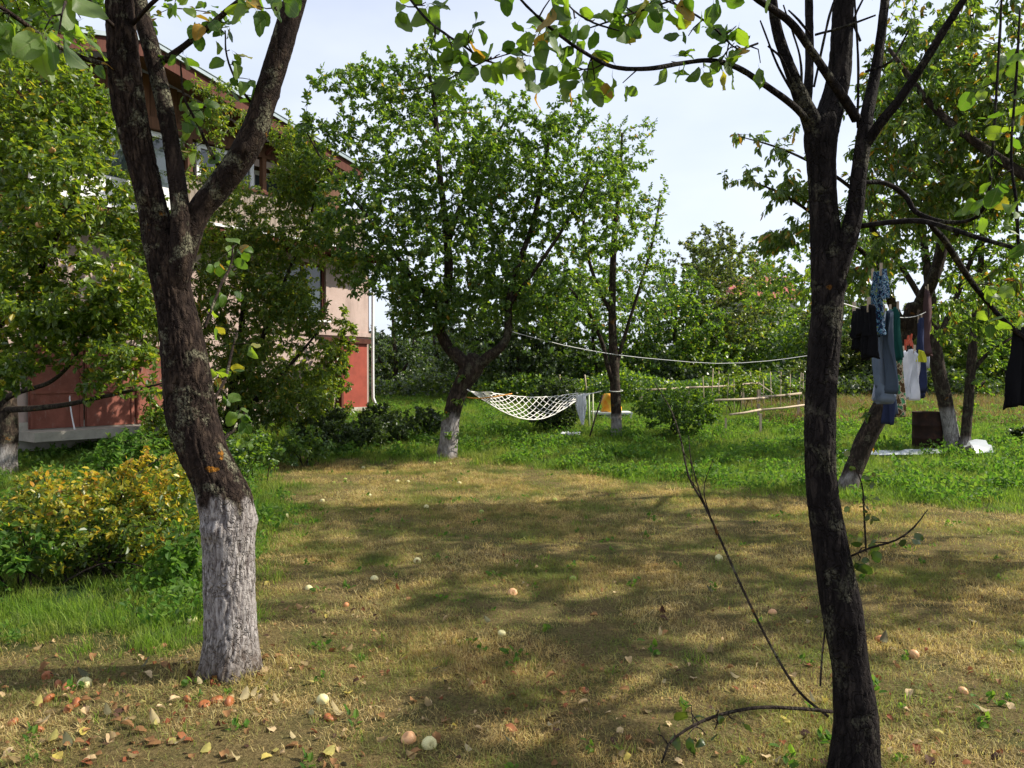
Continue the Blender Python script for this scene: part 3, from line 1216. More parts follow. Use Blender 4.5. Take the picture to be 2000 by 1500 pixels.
roof_slab('roof', 1.3, 6.6, .06, .14, -9.5, 1.30, 'roof')
roof_slab('roof', 6.6, 11.9, .061, .141, -9.5, 1.30, 'roof')
roof_slab('fascia', 1.32, 6.6, -.20, .058, 1.20, 1.24, 'wood_dark')
roof_slab('fascia', 6.6, 11.8, -.20, .058, 1.20, 1.24, 'wood_dark')
roof_slab('soffit', 1.4, 6.58, -.02, .055, .40, 1.198, 'wood_brown')
for k_ in range(6):
    uu = 1.32 + k_ * .88
    roof_slab('roof_seam', uu + .02, uu + .87, .142, .158, 1.22, 1.315, 'roof')
for u_ in (2.1, 3.5, 4.9):
    P = np.array([hp(u_, 6.34, .50), hp(u_, roofz(u_) - .06, 1.15)])
    MB().tube(P, .045, 4).build('bracket', M['wood_dark'], house, smooth=False)
# downpipe with its kicked out foot
MB().tube(np.array([hp(-.08, 4.5, .06), hp(-.08, .92, .06), hp(-.12, .74, .12), hp(-.30, .62, .34)]), .038, 8, .1).build('downpipe', M['white'], house)
# dark red doors at the right end, one leaf standing open
hbox(MB(), .12, .58, .701, 2.32, .01, .05).build('door', M['red_paint2'], house, smooth=False)
hbox(MB(), .62, .98, .701, 2.32, .055, .10).build('door', M['red_paint2'], house, smooth=False)
c0 = hp(1.35, .72, .06)
MB().box(hp(1.30, 1.48, .33), (.62, .05, 1.5), X=(HU * .5 + HN)).build('door', M['red_paint'], house, smooth=False)
hbox(MB(), .05, 1.6, 2.322, 2.44, .004, .12).build('door_head', M['wood_dark'], house, smooth=False)
# garage gates: sheet panels with frames
for (a, b) in ((5.30, 6.22), (6.25, 7.17), (7.20, 8.12)):
    g = hbox(MB(), a, b, .58, 1.98, .06, .085).build('gate_panel', M['red_paint'], house, smooth=False)
    f = MB()
    hbox(f, a + .02, a + .07, .58, 1.98, .086, .11)
    hbox(f, b - .07, b - .02, .58, 1.98, .086, .11)
    hbox(f, a + .07, b - .07, 1.2, 1.25, .086, .108)
    f.build('gate_frame', M['red_paint'], g, smooth=False)
hbox(MB(), 5.2, 8.2, 1.981, 2.10, .06, .12).build('gate_lintel', M['wood_dark'], house, smooth=False)
hbox(MB(), 4.9, 8.3, .40, .56, .062, .75).build('threshold_slab', M['concrete'], house, smooth=False)
MB().tube(np.array([at(133, 705, 14.0), at(137, 790, 13.9), at(148, 850, 13.5)]), .014, 6, .2).build('white_stake', M['white'], None,
    label='thin pale stake leaning against the red garage gate', category='stake')

# ------------------------------------------------------------------ near left tree (whitewashed foot, forks above eye level)
def near_leaf_objs(root, spots, mat, size, seed, sink=.02, hang=.6):
    """single leaves on short stalks: one object each, sharing a handful of meshes"""
    r = np.random.default_rng(seed)
    meshes = []
    for k_, (V_, F_) in enumerate(NEAR):
        for q in range(3):
            V_ = V_.copy()
            V_[:, 2] += .05 * np.sin(V_[:, 1] * 5 + k_) * (.3 + np.abs(V_[:, 0]) * 2) + (q - 1) * .35 * V_[:, 0] ** 2
            v = [.12, .45, .74][q] + r.uniform(-.1, .1)
            if k_ in (2,) and q == 2:
                v = .955
            if k_ in (6,) and q == 1:
                v = .99
            me = nmesh('leaf', V_, F_, {'rnd': np.full(len(V_), v)})
            me.materials.append(mat)
            meshes.append(me)
    for p in spots:
        d = r.normal(size=3) * .8 + np.array([0, 0, -hang])
        nrm = r.normal(size=3) + np.array([0, -.5, .5])
        B = rot_basis(d[None], nrm[None])[0]
        s = size * r.uniform(.7, 1.2)
        o = bpy.data.objects.new('leaf', meshes[r.integers(len(meshes))])
        C.objects.link(o)
        o.parent = root
        m = Matrix(((B[0, 0], B[0, 1], B[0, 2]), (B[1, 0], B[1, 1], B[1, 2]), (B[2, 0], B[2, 1], B[2, 2])))
        o.location = Vector(p) - root.location + Vector(B[:, 1]) * s * .3
        o.rotation_euler = m.to_euler()
        o.scale = (s, s, s)


def spur_spots(paths, n, seed, jitter=.05, t0=.1, t1=1.0, root=None, per=3):
    """spots on short spurs along branch polylines; also returns the spur twigs"""
    r = np.random.default_rng(seed)
    mb = MB()
    spots = []
    L_ = [np.linalg.norm(np.diff(p, axis=0), axis=1).sum() for p in paths]
    tot = sum(L_)
    for p, l_ in zip(paths, L_):
        m = max(1, int(n / per * l_ / tot))
        for _ in range(m):
            q = r.uniform(t0, t1) * (len(p) - 1)
            i = min(int(q), len(p) - 2)
            a = p[i] + (p[i + 1] - p[i]) * (q - i)
            d = r.normal(size=3)
            d /= np.linalg.norm(d)
            e = a + d * r.uniform(.3, 1) * jitter * 1.6
            mb.add(*tube(np.array([a, (a + e) / 2 + r.normal(size=3) * .006, e]), np.array([.0028, .0022, .0015]), 5, None, cap=False)[:2])
            for _k in range(per):
                spots.append(e + r.normal(size=3) * .008)
    return spots, mb


def limb(root, rows, name='limb', mat='bark', bark=.004, sides=40, step=.02, seed=1.0, knots=()):
    P, r_ = ap(rows)
    MB().tube(P, r_, sides, step, bark=bark, seed=seed, knots=knots).build(name, M[mat], root)
    return P


b0 = ground_at(448, 1312)
T1Y = b0[1]
ltr = thing('apple_tree', 'large whitewashed apple tree whose trunk leans left and forks into three limbs', 'tree', b0)
rows = [(449, 1330, T1Y, 116), (450, 1290, T1Y, 108), (450, 1200, T1Y, 104), (447, 1100, T1Y, 105), (444, 1010, T1Y, 106), (436, 970, T1Y, 106), (420, 930, T1Y, 98),
        (401, 890, T1Y, 96), (387, 850, T1Y, 97), (373, 800, T1Y, 97), (361, 700, T1Y - .02, 93), (341, 600, T1Y - .04, 78), (329, 540, T1Y - .05, 78),
        (310, 460, T1Y - .07, 70), (297, 400, T1Y - .1, 62), (272, 300, T1Y - .14, 60), (252, 200, T1Y - .18, 68), (240, 100, T1Y - .22, 64), (232, 0, T1Y - .26, 58), (222, -160, T1Y - .35, 52), (190, -420, T1Y - .5, 40), (150, -700, T1Y - .6, 22)]
P, r_ = ap(rows)
r_ = r_ * np.interp(np.arange(len(r_)), [0, 9, 12, 30], [.95, .95, .90, .90])
MB().tube(P, r_, 110, .0085, bark=.0095, white=(0.0, .905), seed=2.0, flare=.26,
          knots=((.163, -1.9, .05, .022), (.168, .4, .04, .014), (.36, 2.6, .05, .02), (.52, -1.5, .04, .018))).build('trunk', M['bark'], ltr)
L1 = [P]
L1.append(limb(ltr, [(340, 590, T1Y - .04, 40), (352, 520, T1Y - .09, 46), (352, 440, T1Y - .12, 36), (350, 390, T1Y - .12, 33), (338, 300, T1Y - .1, 33), (320, 200, T1Y - .08, 32), (296, 100, T1Y - .05, 33), (272, 0, T1Y, 30), (262, -150, T1Y + .1, 27), (300, -400, T1Y + .3, 18)], seed=4))
L1.append(limb(ltr, [(345, 560, T1Y - .03, 44), (366, 470, T1Y - .04, 48), (388, 415, T1Y - .04, 47), (428, 366, T1Y - .04, 50), (468, 312, T1Y - .05, 50), (498, 255, T1Y - .06, 49), (520, 185, T1Y - .07, 45), (545, 105, T1Y - .08, 44), (576, 0, T1Y - .1, 43), (615, -140, T1Y - .15, 36), (690, -420, T1Y - .2, 20)], seed=9,
               knots=((.42, 1.0, .03, .014), (.30, -1.3, .03, .01))))
sm = dict(bark=.0015, sides=12, step=.03)
L1.append(limb(ltr, [(322, 118, T1Y - .06, 14), (360, 90, T1Y - .1, 13), (410, 50, T1Y - .2, 11), (476, -5, T1Y - .3, 9), (560, -60, T1Y - .4, 6)], **sm))
L1.append(limb(ltr, [(228, 134, T1Y - .2, 12), (160, 112, T1Y - .3, 11), (95, 80, T1Y - .45, 10), (40, 40, T1Y - .6, 9), (-10, 8, T1Y - .75, 8), (-90, -30, T1Y - 1, 5)], **sm))
L1.append(limb(ltr, [(430, 330, T1Y - .03, 8), (408, 290, T1Y - .06, 7), (385, 240, T1Y - .1, 6), (360, 190, T1Y - .12, 5), (352, 120, T1Y - .15, 3)], **sm))
L1.append(limb(ltr, [(494, 205, T1Y - .06, 6), (465, 165, T1Y - .1, 5), (443, 110, T1Y - .12, 4), (440, 60, T1Y - .13, 3)], **sm))
L1.append(limb(ltr, [(232, 60, T1Y - .2, 9), (190, 20, T1Y - .6, 8), (150, -30, T1Y - 1.2, 7), (130, 0, T1Y - 1.8, 6), (120, 30, T1Y - 2.1, 4)], **sm))
L1.append(limb(ltr, [(250, 55, T1Y - .2, 9), (330, -20, T1Y - .5, 8), (440, -50, T1Y - .8, 7), (520, -20, T1Y - 1.0, 5), (540, 20, T1Y - 1.1, 4)], **sm))
# sucker shoots hanging with big leaves behind the trunk on its right side
L1.append(limb(ltr, [(400, 640, T1Y + .05, 6), (430, 560, T1Y + .3, 6), (450, 520, T1Y + .5, 5), (455, 480, T1Y + .6, 3)], **sm))
L1.append(limb(ltr, [(412, 790, T1Y + .05, 6), (440, 740, T1Y + .3, 6), (452, 690, T1Y + .5, 5), (462, 650, T1Y + .6, 4)], **sm))
L1.append(limb(ltr, [(425, 880, T1Y + .05, 6), (445, 850, T1Y + .3, 6), (470, 830, T1Y + .5, 4), (478, 800, T1Y + .6, 3)], **sm))
sp1, mb = spur_spots([L1[3][:4], L1[4], L1[5], L1[6]], 105, 3, .05)
sp1b, mb2 = spur_spots([L1[9], L1[10], L1[11]], 60, 4, .09, .25)
mb2.build('spurs', M['twig'], ltr)
sp2, mb3 = spur_spots([L1[8]], 24, 5, .07, .3)
mb3.build('spurs', M['twig'], ltr)
mb.build('spurs', M['twig'], ltr)
near_leaf_objs(ltr, sp1 + sp1b, M['leaf_near'], .070, 11)
near_leaf_objs(ltr, sp2, M['leaf_near'], .08, 12)
sp3, mb3 = spur_spots([L1[7]], 12, 6, .07, .45)
mb3.build('spurs', M['twig'], ltr)
near_leaf_objs(ltr, sp3, M['leaf_near'], .085, 17)
# crown above the frame
sk = skel_points([p[-7:] for p in L1[:3]] + [L1[4], L1[3]])
tips = blob_points([(150, -560, T1Y - .3, 420, 330, 1.3, 130), (520, -650, T1Y, 380, 330, 1.3, 120), (-100, -200, T1Y - .4, 200, 130, .7, 35), (250, -60, T1Y + .3, 240, 60, .8, 16), (20, 20, T1Y - .2, 160, 90, .5, 22)])
mb, P, D, N, S, rnd = grow(sk, tips, per_m=64, leaf=.07, yellow=.03)
mb.build('twigs', M['twig'], ltr)
obj('crown', leaves_mesh('crown', P, D, N, S, 'far', rnd), M['leaf_apple'], ltr)

# ------------------------------------------------------------------ near right tree
T2Y = 2.92
b1 = at(1667, 1520, T2Y)
b1[2] = 0
rtr = thing('apple_tree', 'dark apple tree standing nearest on the right with many bare upward limbs', 'tree', b1)
rows = [(1664, 1560, T2Y, 104), (1667, 1500, T2Y, 93), (1671, 1430, T2Y, 84), (1668, 1370, T2Y, 78), (1660, 1300, T2Y, 70), (1645, 1200, T2Y, 75), (1627, 1100, T2Y, 68), (1611, 1000, T2Y, 64), (1604, 930, T2Y, 60), (1603, 850, T2Y, 58),
        (1605, 760, T2Y, 58), (1611, 680, T2Y, 60), (1617, 600, T2Y, 60), (1616, 500, T2Y, 60), (1608, 400, T2Y, 52), (1604, 320, T2Y, 56), (1604, 262, T2Y, 66), (1622, 215, T2Y + .03, 50), (1638, 150, T2Y + .05, 42), (1644, 60, T2Y + .05, 40), (1648, -40, T2Y + .05, 38), (1655, -300, T2Y + .1, 28), (1670, -600, T2Y + .1, 15)]
P, r_ = ap(rows)
MB().tube(P, r_, 90, .009, bark=.0040, seed=5.0, flare=.15, knots=((.28, 1.2, .03, .012), (.46, -.6, .03, .012))).build('trunk', M['bark_r'], rtr)
L2 = [P]
kw_ = dict(mat='bark_r', bark=.0022, sides=26, step=.02)
L2.append(limb(rtr, [(1622, 560, T2Y - .01, 44), (1648, 490, T2Y - .03, 38), (1668, 420, T2Y - .04, 34), (1676, 350, T2Y - .05, 30), (1684, 290, T2Y - .05, 30), (1692, 230, T2Y - .04, 26), (1706, 160, T2Y, 21), (1718, 90, T2Y, 18), (1728, 0, T2Y, 17), (1745, -200, T2Y + .1, 12)], seed=3, **kw_))
L2.append(limb(rtr, [(1688, 290, T2Y - .05, 20), (1716, 245, T2Y - .1, 20), (1760, 190, T2Y - .15, 18), (1800, 130, T2Y - .2, 16), (1840, 65, T2Y - .25, 15), (1882, 0, T2Y - .3, 14), (1960, -130, T2Y - .4, 10)], seed=6, **kw_))
L2.append(limb(rtr, [(1600, 275, T2Y, 44), (1580, 225, T2Y - .03, 36), (1562, 185, T2Y - .05, 30), (1545, 140, T2Y - .06, 24), (1522, 75, T2Y - .06, 20), (1508, 0, T2Y - .08, 18), (1490, -180, T2Y - .1, 12)], seed=7, **kw_))
L2.append(limb(rtr, [(1574, 200, T2Y - .03, 22), (1580, 150, T2Y, 18), (1581, 80, T2Y + .03, 17), (1580, 0, T2Y + .05, 15), (1578, -180, T2Y + .1, 10)], seed=8, **kw_))
L2.append(limb(rtr, [(1672, 232, T2Y - .05, 20), (1650, 195, T2Y - .1, 18), (1612, 140, T2Y - .16, 16), (1582, 95, T2Y - .2, 15), (1545, 45, T2Y - .25, 15), (1500, 12, T2Y - .3, 14), (1450, -20, T2Y - .4, 11), (1380, -60, T2Y - .5, 7)], seed=9, **kw_))
k2 = dict(mat='bark_r', bark=.0012, sides=14, step=.025)
L2.append(limb(rtr, [(1574, 232, T2Y - .05, 14), (1548, 205, T2Y - .1, 13), (1500, 170, T2Y - .18, 12), (1440, 132, T2Y - .28, 11), (1385, 118, T2Y - .35, 10), (1330, 124, T2Y - .42, 9), (1265, 134, T2Y - .5, 9), (1195, 130, T2Y - .58, 8), (1130, 95, T2Y - .65, 7), (1070, 50, T2Y - .7, 6), (1018, 0, T2Y - .75, 5), (985, -50, T2Y - .8, 4)], seed=10, **k2))
L2.append(limb(rtr, [(1255, 134, T2Y - .5, 3), (1180, 128, T2Y - .45, 3), (1115, 140, T2Y - .4, 3), (1065, 138, T2Y - .36, 2.6), (1000, 128, T2Y - .3, 3), (948, 118, T2Y - .28, 4), (900, 86, T2Y - .25, 5), (850, 52, T2Y - .2, 5), (822, 25, T2Y - .15, 5), (795, -10, T2Y - .1, 5), (750, -70, T2Y, 4)], seed=11, **k2))
L2.append(limb(rtr, [(950, 118, T2Y - .28, 3), (915, 135, T2Y - .3, 3), (860, 160, T2Y - .3, 2.6), (790, 180, T2Y - .3, 2)], seed=12, **k2))
L2.append(limb(rtr, [(950, 118, T2Y - .28, 3), (1010, 100, T2Y - .35, 3.5), (1075, 75, T2Y - .4, 3.5), (1150, 55, T2Y - .5, 3.5), (1240, 25, T2Y - .55, 4), (1330, -5, T2Y - .6, 4)], seed=13, **k2))
L2.append(limb(rtr, [(1210, 60, T2Y - .6, 3), (1160, 45, T2Y - .6, 4), (1120, 20, T2Y - .65, 4), (1085, -20, T2Y - .7, 3)], seed=14, **k2))
L2.append(limb(rtr, [(1480, 85, T2Y - .3, 5), (1440, 95, T2Y - .34, 4), (1400, 60, T2Y - .4, 4), (1360, 30, T2Y - .42, 4), (1300, 0, T2Y - .5, 4), (1240, -30, T2Y - .6, 4)], seed=15, **k2))
L2.append(limb(rtr, [(1680, 442, T2Y - .03, 10), (1740, 434, T2Y - .1, 11), (1800, 432, T2Y - .2, 11), (1860, 448, T2Y - .3, 10), (1930, 470, T2Y - .4, 9), (2010, 492, T2Y - .5, 8), (2100, 520, T2Y - .6, 5)], seed=16, **k2))
L2.append(limb(rtr, [(1686, 356, T2Y - .03, 8), (1730, 358, T2Y, 9), (1768, 382, T2Y + .02, 10), (1790, 415, T2Y, 10), (1850, 434, T2Y - .1, 8), (1905, 425, T2Y - .2, 7), (1930, 380, T2Y - .3, 6), (1938, 300, T2Y - .3, 5.5), (1945, 200, T2Y - .3, 5), (1952, 80, T2Y - .3, 5), (1958, -30, T2Y - .3, 4)], seed=17, **k2))
L2.append(limb(rtr, [(1812, 434, T2Y - .2, 8), (1845, 470, T2Y - .1, 13), (1880, 525, T2Y, 12), (1920, 580, T2Y + .1, 10), (1965, 630, T2Y + .1, 9), (2010, 665, T2Y + .1, 8), (2080, 700, T2Y + .1, 6)], seed=18, **k2))
L2.append(limb(rtr, [(1990, 500, T2Y - .5, 6), (1985, 400, T2Y - .5, 6), (1975, 300, T2Y - .5, 5), (1985, 150, T2Y - .5, 5), (1992, 20, T2Y - .5, 4)], seed=19, **k2))
for q, (x0, y0, x1, y1, x2, y2) in enumerate([(1560, 200, 1520, 130, 1485, 40), (1556, 195, 1530, 120, 1500, 90), (1566, 190, 1562, 110, 1530, 10), (1590, 170, 1620, 30, 1640, -20), (1592, 68, 1640, 55, 1710, 30), (1585, 70, 1560, 40, 1540, 20), (1680, 80, 1668, 40, 1690, -10), (1675, 250, 1676, 120, 1668, -20), (1690, 140, 1740, 120, 1775, 60)]):
    L2.append(limb(rtr, [(x0, y0, T2Y - .05, 5), (x1, y1, T2Y - .1, 5), (x2, y2, T2Y - .12, 3.5)], seed=20 + q, **k2))
# root suckers
L2.append(limb(rtr, [(1618, 1400, T2Y - .05, 6), (1560, 1350, T2Y, 5.5), (1510, 1270, T2Y + .1, 5), (1455, 1160, T2Y + .2, 5), (1410, 1060, T2Y + .3, 5), (1375, 985, T2Y + .4, 4.5), (1345, 930, T2Y + .5, 4), (1330, 860, T2Y + .55, 3.5), (1310, 800, T2Y + .6, 3), (1280, 750, T2Y + .65, 2)], name='sucker', mat='bark_g', bark=.0006, sides=10, step=.03, seed=31))
for q, rw in enumerate([[(1372, 980, T2Y + .4, 3), (1350, 900, T2Y + .45, 2.5), (1345, 850, T2Y + .5, 1.5)], [(1400, 1045, T2Y + .3, 3), (1375, 960, T2Y + .25, 2.4), (1392, 900, T2Y + .25, 1.5)], [(1385, 1005, T2Y + .4, 3), (1365, 960, T2Y + .4, 2), (1335, 920, T2Y + .45, 1.5)],
                       [(1355, 950, T2Y + .4, 2), (1348, 900, T2Y + .35, 1.5), (1332, 880, T2Y + .35, 1.5)], [(1602, 1340, T2Y - .05, 4), (1605, 1290, T2Y, 4), (1612, 1225, T2Y + .02, 3)],
                       [(1658, 1088, T2Y, 4), (1700, 1070, T2Y - .05, 4.5), (1750, 1055, T2Y - .1, 4), (1785, 1030, T2Y - .1, 3.5), (1812, 995, T2Y - .1, 2)]]):
    L2.append(limb(rtr, rw, name='sucker', mat='bark_g', bark=.0004, sides=8, step=.03, seed=40 + q))
A_ = limb(rtr, [(1625, 1390, T2Y - .1, 7), (1560, 1384, T2Y - .15, 7), (1480, 1382, T2Y - .2, 7), (1400, 1398, T2Y - .3, 6.5), (1340, 1425, T2Y - .35, 6), (1305, 1455, T2Y - .38, 5), (1292, 1490, T2Y - .4, 4)], name='sucker', mat='bark_g', bark=.0006, sides=10, step=.03, seed=50)
spA, mbA = spur_spots([A_[2:]], 10, 8, .05, .1, 1.0, per=1)
mbA.build('spurs', M['twig'], rtr)
near_leaf_objs(rtr, spA, M['leaf_dark'], .045, 31)
spA, mbA = spur_spots([L2[-1]], 12, 9, .05, .0, .6, per=3)
mbA.build('spurs', M['twig'], rtr)
near_leaf_objs(rtr, spA, M['leaf_dark'], .045, 32)
spB, mbB = spur_spots([L2[6][3:], L2[7], L2[9], L2[10], L2[11]], 200, 21, .055, .05)
mbB.build('spurs', M['twig'], rtr)
near_leaf_objs(rtr, spB, M['leaf_near'], .064, 33)
spB, mbB = spur_spots([L2[8], L2[5][4:], L2[13][5:], L2[12][4:], L2[14][2:], L2[15]], 75, 22, .05, .1)
mbB.build('spurs', M['twig'], rtr)
near_leaf_objs(rtr, spB, M['leaf_near'], .062, 34)
# crown above the frame
sk = skel_points([p[-3:] for p in (L2[0], L2[1], L2[2], L2[3], L2[4], L2[5])])
tips = blob_points([(1600, -700, T2Y, 520, 380, 1.2, 190), (2100, -350, T2Y - .2, 300, 260, .9, 70), (1250, -330, T2Y - .5, 260, 140, .6, 40)])
mb, P, D, N, S, rnd = grow(sk, tips, per_m=38, leaf=.065, yellow=.03)
mb.build('twigs', M['twig'], rtr)
obj('crown', leaves_mesh('crown', P, D, N, S, 'far', rnd), M['leaf_apple'], rtr)

# ------------------------------------------------------------------ middle tree with the hammock
b2 = ground_at(874, 893)
Y3 = b2[1]
mid = tree('apple_tree', 'bushy apple tree full of green apples with a whitewashed kinked trunk holding the hammock', 'tree',
     [('trunk', [(873, 905, Y3, 42), (874, 880, Y3, 36), (878, 840, Y3, 36), (886, 795, Y3, 34), (899, 760, Y3, 34), (912, 735, Y3, 40), (925, 712, Y3, 42), (918, 695, Y3, 26)]),
      ('limb', [(920, 722, Y3, 30), (898, 700, Y3, 26), (872, 672, Y3 + .1, 23), (860, 640, Y3 + .1, 21), (866, 600, Y3 + .1, 20), (876, 540, Y3, 18), (872, 450, Y3, 15), (860, 350, Y3, 12), (850, 220, Y3, 9), (835, 120, Y3, 5)]),
      ('limb', [(925, 722, Y3, 26), (950, 700, Y3 - .1, 22), (978, 678, Y3 - .2, 18), (992, 650, Y3 - .2, 16), (994, 590, Y3 - .2, 15), (1010, 520, Y3 - .1, 13), (1040, 440, Y3, 11), (1060, 340, Y3, 8), (1075, 260, Y3, 5)]),
      ('limb', [(868, 610, Y3, 14), (820, 560, Y3 - .3, 11), (760, 480, Y3 - .6, 9), (700, 400, Y3 - .8, 7), (640, 330, Y3 - .8, 5), (600, 260, Y3 - .8, 3)]),
      ('limb', [(874, 480, Y3, 12), (900, 400, Y3 + .4, 9), (950, 300, Y3 + .6, 7), (990, 230, Y3 + .6, 4)]),
      ('limb', [(992, 600, Y3 - .2, 10), (1050, 520, Y3 - .5, 8), (1110, 430, Y3 - .7, 6), (1150, 350, Y3 - .7, 4)])],
     blobs=[(760, 180, Y3 - .2, 110, 70, 1.0, 80), (850, 160, Y3, 80, 80, .8, 45), (660, 190, Y3 - .5, 70, 60, .7, 26), (640, 260, Y3 - .6, 70, 40, .6, 28), (830, 330, Y3, 180, 130, 1.7, 240), (990, 290, Y3, 150, 110, 1.4, 165),
            (720, 430, Y3 - .5, 110, 110, 1.2, 120), (850, 490, Y3, 150, 100, 1.6, 140), (1030, 430, Y3, 140, 120, 1.4, 140), (760, 560, Y3 - .7, 80, 55, .8, 45), (1150, 400, Y3 - .2, 110, 120, 1.1, 80), (1090, 570, Y3 - .3, 90, 70, .9, 45),
            (790, 600, Y3 - .4, 55, 65, .6, 50), (1070, 600, Y3, 60, 60, .7, 40), (930, 585, Y3 + .2, 100, 70, .9, 105), (820, 610, Y3 - .3, 70, 50, .6, 50), (1000, 560, Y3, 80, 70, .9, 60), (860, 420, Y3 - .6, 180, 120, .7, 100), (1100, 230, Y3 - .2, 70, 40, .6, 18), (1200, 330, Y3, 60, 70, .6, 14)],
     mat='bark_g', leafmat='leaf_apple', white=.86, res=(16, .06), apples=75, apple_kind='green', apple_size=.036, group='orchard trees', per_m=120, dens=3.5, leaf=.077, yellow=.012, bark=.006)

# ------------------------------------------------------------------ second hammock tree, paler and thinner
b3 = ground_at(1203, 852)
Y4 = b3[1]
tree('apple_tree', 'slim apple tree with thin upright crown at the right end of the hammock', 'tree',
     [('trunk', [(1203, 862, Y4, 24), (1204, 830, Y4, 21), (1203, 790, Y4, 20), (1201, 750, Y4, 20), (1199, 700, Y4, 18), (1196, 640, Y4, 16), (1196, 560, Y4, 14), (1200, 460, Y4, 11), (1210, 360, Y4, 8), (1215, 260, Y4, 4)]),
      ('limb', [(1199, 752, Y4, 11), (1188, 720, Y4 - .1, 9), (1176, 670, Y4 - .3, 8), (1150, 610, Y4 - .5, 7), (1110, 560, Y4 - .8, 5)]),
      ('limb', [(1203, 752, Y4, 8), (1208, 700, Y4, 8), (1225, 640, Y4, 7), (1250, 560, Y4, 6), (1275, 470, Y4, 5), (1290, 380, Y4, 4)]),
      ('limb', [(1198, 620, Y4, 9), (1160, 540, Y4, 7), (1140, 450, Y4, 6), (1150, 340, Y4, 4)])],
     blobs=[(1190, 340, Y4, 85, 125, 1.0, 110), (1180, 470, Y4, 120, 110, 1.2, 110), (1270, 470, Y4, 60, 110, .8, 45), (1240, 580, Y4, 110, 80, 1.2, 80), (1120, 600, Y4 - .4, 80, 60, .9, 35), (1255, 270, Y4, 35, 60, .5, 12)],
     mat='bark_g', leafmat='leaf_apple', white=.55, res=(10, .08), group='orchard trees', dens=2.6, per_m=80, leaf=.070, yellow=.03)

# ------------------------------------------------------------------ left edge apple tree
b4 = ground_at(8, 930)
Y5 = b4[1]
tree('apple_tree', 'broad apple tree at the left edge with blushed apples and low drooping limbs', 'tree',
     [('trunk', [(5, 945, Y5, 52), (8, 900, Y5, 44), (12, 850, Y5, 42), (10, 800, Y5, 42), (0, 700, Y5, 40), (-30, 560, Y5, 34), (-40, 380, Y5, 24), (-20, 180, Y5, 14)]),
      ('limb', [(5, 800, Y5, 14), (60, 798, Y5 - .5, 12), (130, 790, Y5 - 1, 10), (200, 775, Y5 - 1.4, 8), (280, 758, Y5 - 1.7, 5), (330, 745, Y5 - 1.9, 3)]),
      ('limb', [(5, 780, Y5, 14), (40, 765, Y5 - .4, 10), (100, 745, Y5 - .8, 8), (145, 700, Y5 - 1.2, 6), (170, 640, Y5 - 1.4, 4)]),
      ('limb', [(-10, 640, Y5, 20), (60, 560, Y5 - .7, 14), (120, 440, Y5 - 1.2, 10), (170, 320, Y5 - 1.5, 6)]),
      ('limb', [(-25, 560, Y5, 18), (30, 420, Y5 - .2, 13), (110, 300, Y5 - .2, 9), (170, 200, Y5 - .2, 5)])],
     blobs=[(60, 250, Y5 - 1.2, 150, 170, 1.3, 210), (150, 380, Y5 - 1.6, 110, 130, 1.1, 150), (60, 480, Y5 - 1.2, 130, 90, 1.1, 130), (190, 540, Y5 - 1.8, 100, 80, .9, 100), (40, 100, Y5 - .8, 120, 90, 1.0, 80), (170, 230, Y5 - 1.0, 70, 70, .8, 60),
            (110, 610, Y5 - 1.8, 130, 30, .8, 50), (20, 730, Y5 - 2, 50, 50, .4, 22), (150, 640, Y5 - 1.3, 120, 40, .8, 45), (240, 690, Y5 - 1.8, 70, 35, .5, 26), (40, 560, Y5 - 1.5, 110, 70, .9, 90), (270, 450, Y5 - 1.2, 60, 110, .8, 70), (200, 740, Y5 - 1.4, 70, 24, .5, 18), (40, 680, Y5 - 1.0, 90, 50, .7, 60), (250, 600, Y5 - 1.5, 70, 60, .7, 50), (60, 30, Y5 - .8, 150, 70, 1.0, 70), (-60, 300, Y5, 120, 250, 1.5, 80)],
     mat='bark_g', leafmat='leaf_light', white=.55, res=(14, .08), apples=16, apple_kind='peach', apple_size=.040, group='orchard trees', per_m=84, dens=4.4, leaf=.084, yellow=.03)

